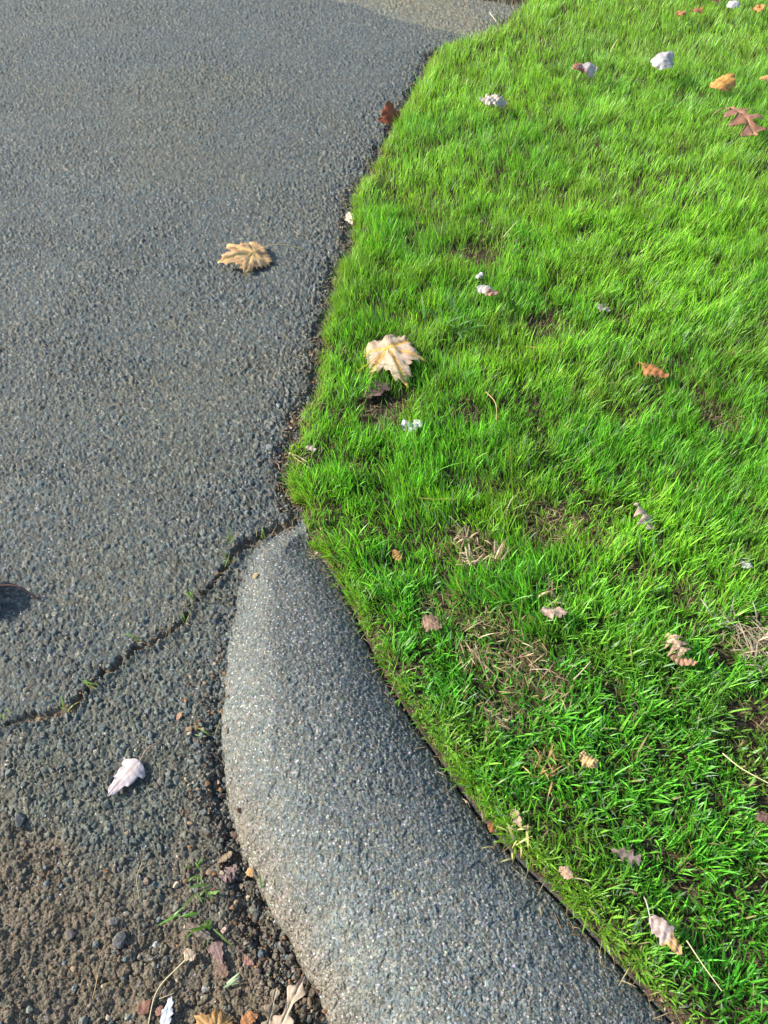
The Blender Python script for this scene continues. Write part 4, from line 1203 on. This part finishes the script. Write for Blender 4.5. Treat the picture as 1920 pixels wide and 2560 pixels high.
tuft('weed', 'small weed at the bottom of the dark crevice by the curb', (428, 1888), 6, .012, .026, .0026, 1, .7, [(0.14, 0.32, 0.04), (0.2, 0.38, 0.06)], 'weed', None, M_grass, seed=25, rad=.005, z=.002)
tuft('weed', 'pair of green blades lying flat out from the trailing weed', (415, 1970), 4, .024, .042, .0024, .3, 1.3, [(0.15, 0.36, 0.05)], 'weed', None, M_grass, dirn=3.4, seed=26, rad=.006, bend=.2, z=.004)
tuft('weed', 'single pale green blade against the lower curb foot', (565, 1930), 3, .022, .036, .0024, .3, .6, [(0.2, 0.38, 0.14)], 'weed', None, M_grass, dirn=1.4, seed=27, rad=.003, z=.002)
tuft('weed', 'short light green blade on the dirt near the bottom oak leaves', (490, 2130), 3, .016, .026, .0030, .3, 1.2, [(0.35, 0.5, 0.28)], 'weed', None, M_grass, dirn=.5, seed=28, rad=.003, z=.006, bend=.2)
SP = 'green sprouts in the crack between driveway and street'
crackp = [((22, 1556), 'green sprout in the crack nearest the frame edge', 4, 2.4), ((150, 1532), 'sprout with straw bits where the crack bends upward', 6, 1.2),
          ((208, 1482), 'broad-bladed sprout leaning back over the crack', 5, 2.2), ((305, 1392), 'sprout with one long flat blade reaching over the driveway', 6, 3.0),
          ((412, 1292), 'tall sprout in the crack at the end of the dark gap', 7, 1.9), ((402, 1345), 'single upright sprout in the lower dark gap of the crack', 3, 1.6),
          ((492, 1222), 'leafy sprout in the dirt-filled part of the crack, below the two top ones', 8, 1.6), ((512, 1182), 'yellow-green sprout in the crack beside the curb head', 7, 1.8),
          ((565, 1158), 'wide sprout in the crack close to the lawn corner', 9, 2.0), ((455, 1588), 'tiny sprout in the curb foot gap below the crack', 4, 2.8)]
for i, (q, lb, n, dr) in enumerate(crackp):
    tuft('sprout', lb, q, n, .012, .030, .0021, .8, .7, [(0.15, 0.33, 0.04), (0.22, 0.40, 0.07), (0.36, 0.34, 0.12)], 'sprout', SP, M_grass, dirn=dr, seed=40 + i, rad=.005, z=.004, foot=(0.3, 0.28, 0.12))


# ------------------------------------------------------------------ loose stones one can tell apart
def stone(label, q, size, col, seed, flat=0.7, name='loose_stone', mat=None):
    g = ground(*q, 0.005)
    z = zat(g.x, g.y)
    g = ground(*q, z + size * 0.4)
    g.z = z + size * flat * 0.35
    r = np.random.default_rng(seed)
    import bmesh
    bm = bmesh.new()
    bmesh.ops.create_icosphere(bm, subdivisions=3, radius=1)
    cuts = [(lambda d, k: (d / np.linalg.norm(d), k))(r.normal(0, 1, 3), r.uniform(0.50, 0.82)) for _ in range(14)]
    sx = (r.uniform(0.85, 1.2), r.uniform(0.75, 1.0), flat)
    V = []
    for v in bm.verts:
        p = np.array(v.co)
        for d, k in cuts:
            e = p.dot(d)
            if e > k:
                p = p - d * (e - k) * 0.92
        v.co = Vector(p * np.array(sx) * size * (1 + r.normal(0, 0.012)))
    me = bpy.data.meshes.new(name); bm.to_mesh(me); bm.free()
    at = me.color_attributes.new('tint', 'FLOAT_COLOR', 'POINT')
    c = np.ones((len(me.vertices), 4), np.float32); c[:, :3] = np.array(col) * r.uniform(0.85, 1.15, (len(me.vertices), 1))
    at.data.foreach_set('color', c.ravel())
    me.materials.append(mat or M_asph)
    o = bpy.data.objects.new(name, me); scene.collection.objects.link(o)
    o.location = g; o.rotation_euler = (0, 0, r.uniform(0, 6))
    tag(o, label, 'stone')
    return o


BG = (0.135, 0.15, 0.15); BR = (0.12, 0.10, 0.08)
stone('larger blue-grey loose stone lying on the driveway edge by the grass corner', (582, 968), .0115, BG, 1, .8)
stone('smaller dark loose stone next to the larger one at the driveway edge', (604, 974), .0085, (0.11, 0.12, 0.12), 2, .8)
stone('flat grey stone lying in the crumbled edge by the brown twig', (596, 992), .0075, (0.15, 0.15, 0.14), 3, .5)
stone('flat dark stone leaning at the driveway edge where the grass juts out', (662, 1015 - 115), .009, (0.12, 0.12, 0.12), 4, .6)
stone('small white quartz pebble on the driveway edge near the grass corner', (608, 1072), .0035, (0.6, 0.6, 0.62), 5, .8, 'pebble')
stone('angular grey stone embedded in the curb near the bottom', (1306, 2190), .0095, (0.26, 0.26, 0.25), 6, .35)
stone('large dark stone sitting in the dirt of the worn street corner', (258, 2034), .0125, (0.10, 0.10, 0.09), 7, .7, mat=M_road)
stone('rounded dark stone in the dirt beside the large one', (150, 2020), .0105, BR, 8, .7, mat=M_road)
stone('rough dark lump near the edge of the frame, above the worn dirt', (42, 1770), .0135, (0.11, 0.11, 0.10), 9, .7, mat=M_road)
stone('square dark stone in the worn corner, toward the weed', (245, 1990), .009, (0.12, 0.11, 0.10), 10, .7, mat=M_road)
stone('pale wedge-shaped chip in the dirt under the weed', (335, 2040), .0055, (0.42, 0.42, 0.40), 11, .5, 'pebble', mat=M_road)
stone('pinkish pebble in the dirt beside the weed stem', (380, 1912), .006, (0.42, 0.30, 0.22), 12, .7, 'pebble', mat=M_road)
stone('white pebble in the curb foot gap above the weeds', (476, 1906 - 45), .0035, (0.62, 0.6, 0.58), 13, .8, 'pebble', mat=M_road)
stone('rosy pebble on the dirt beside the grey weathered leaf', (484 - 0, 1990 + 20), .0055, (0.40, 0.26, 0.20), 14, .7, 'pebble', mat=M_road)
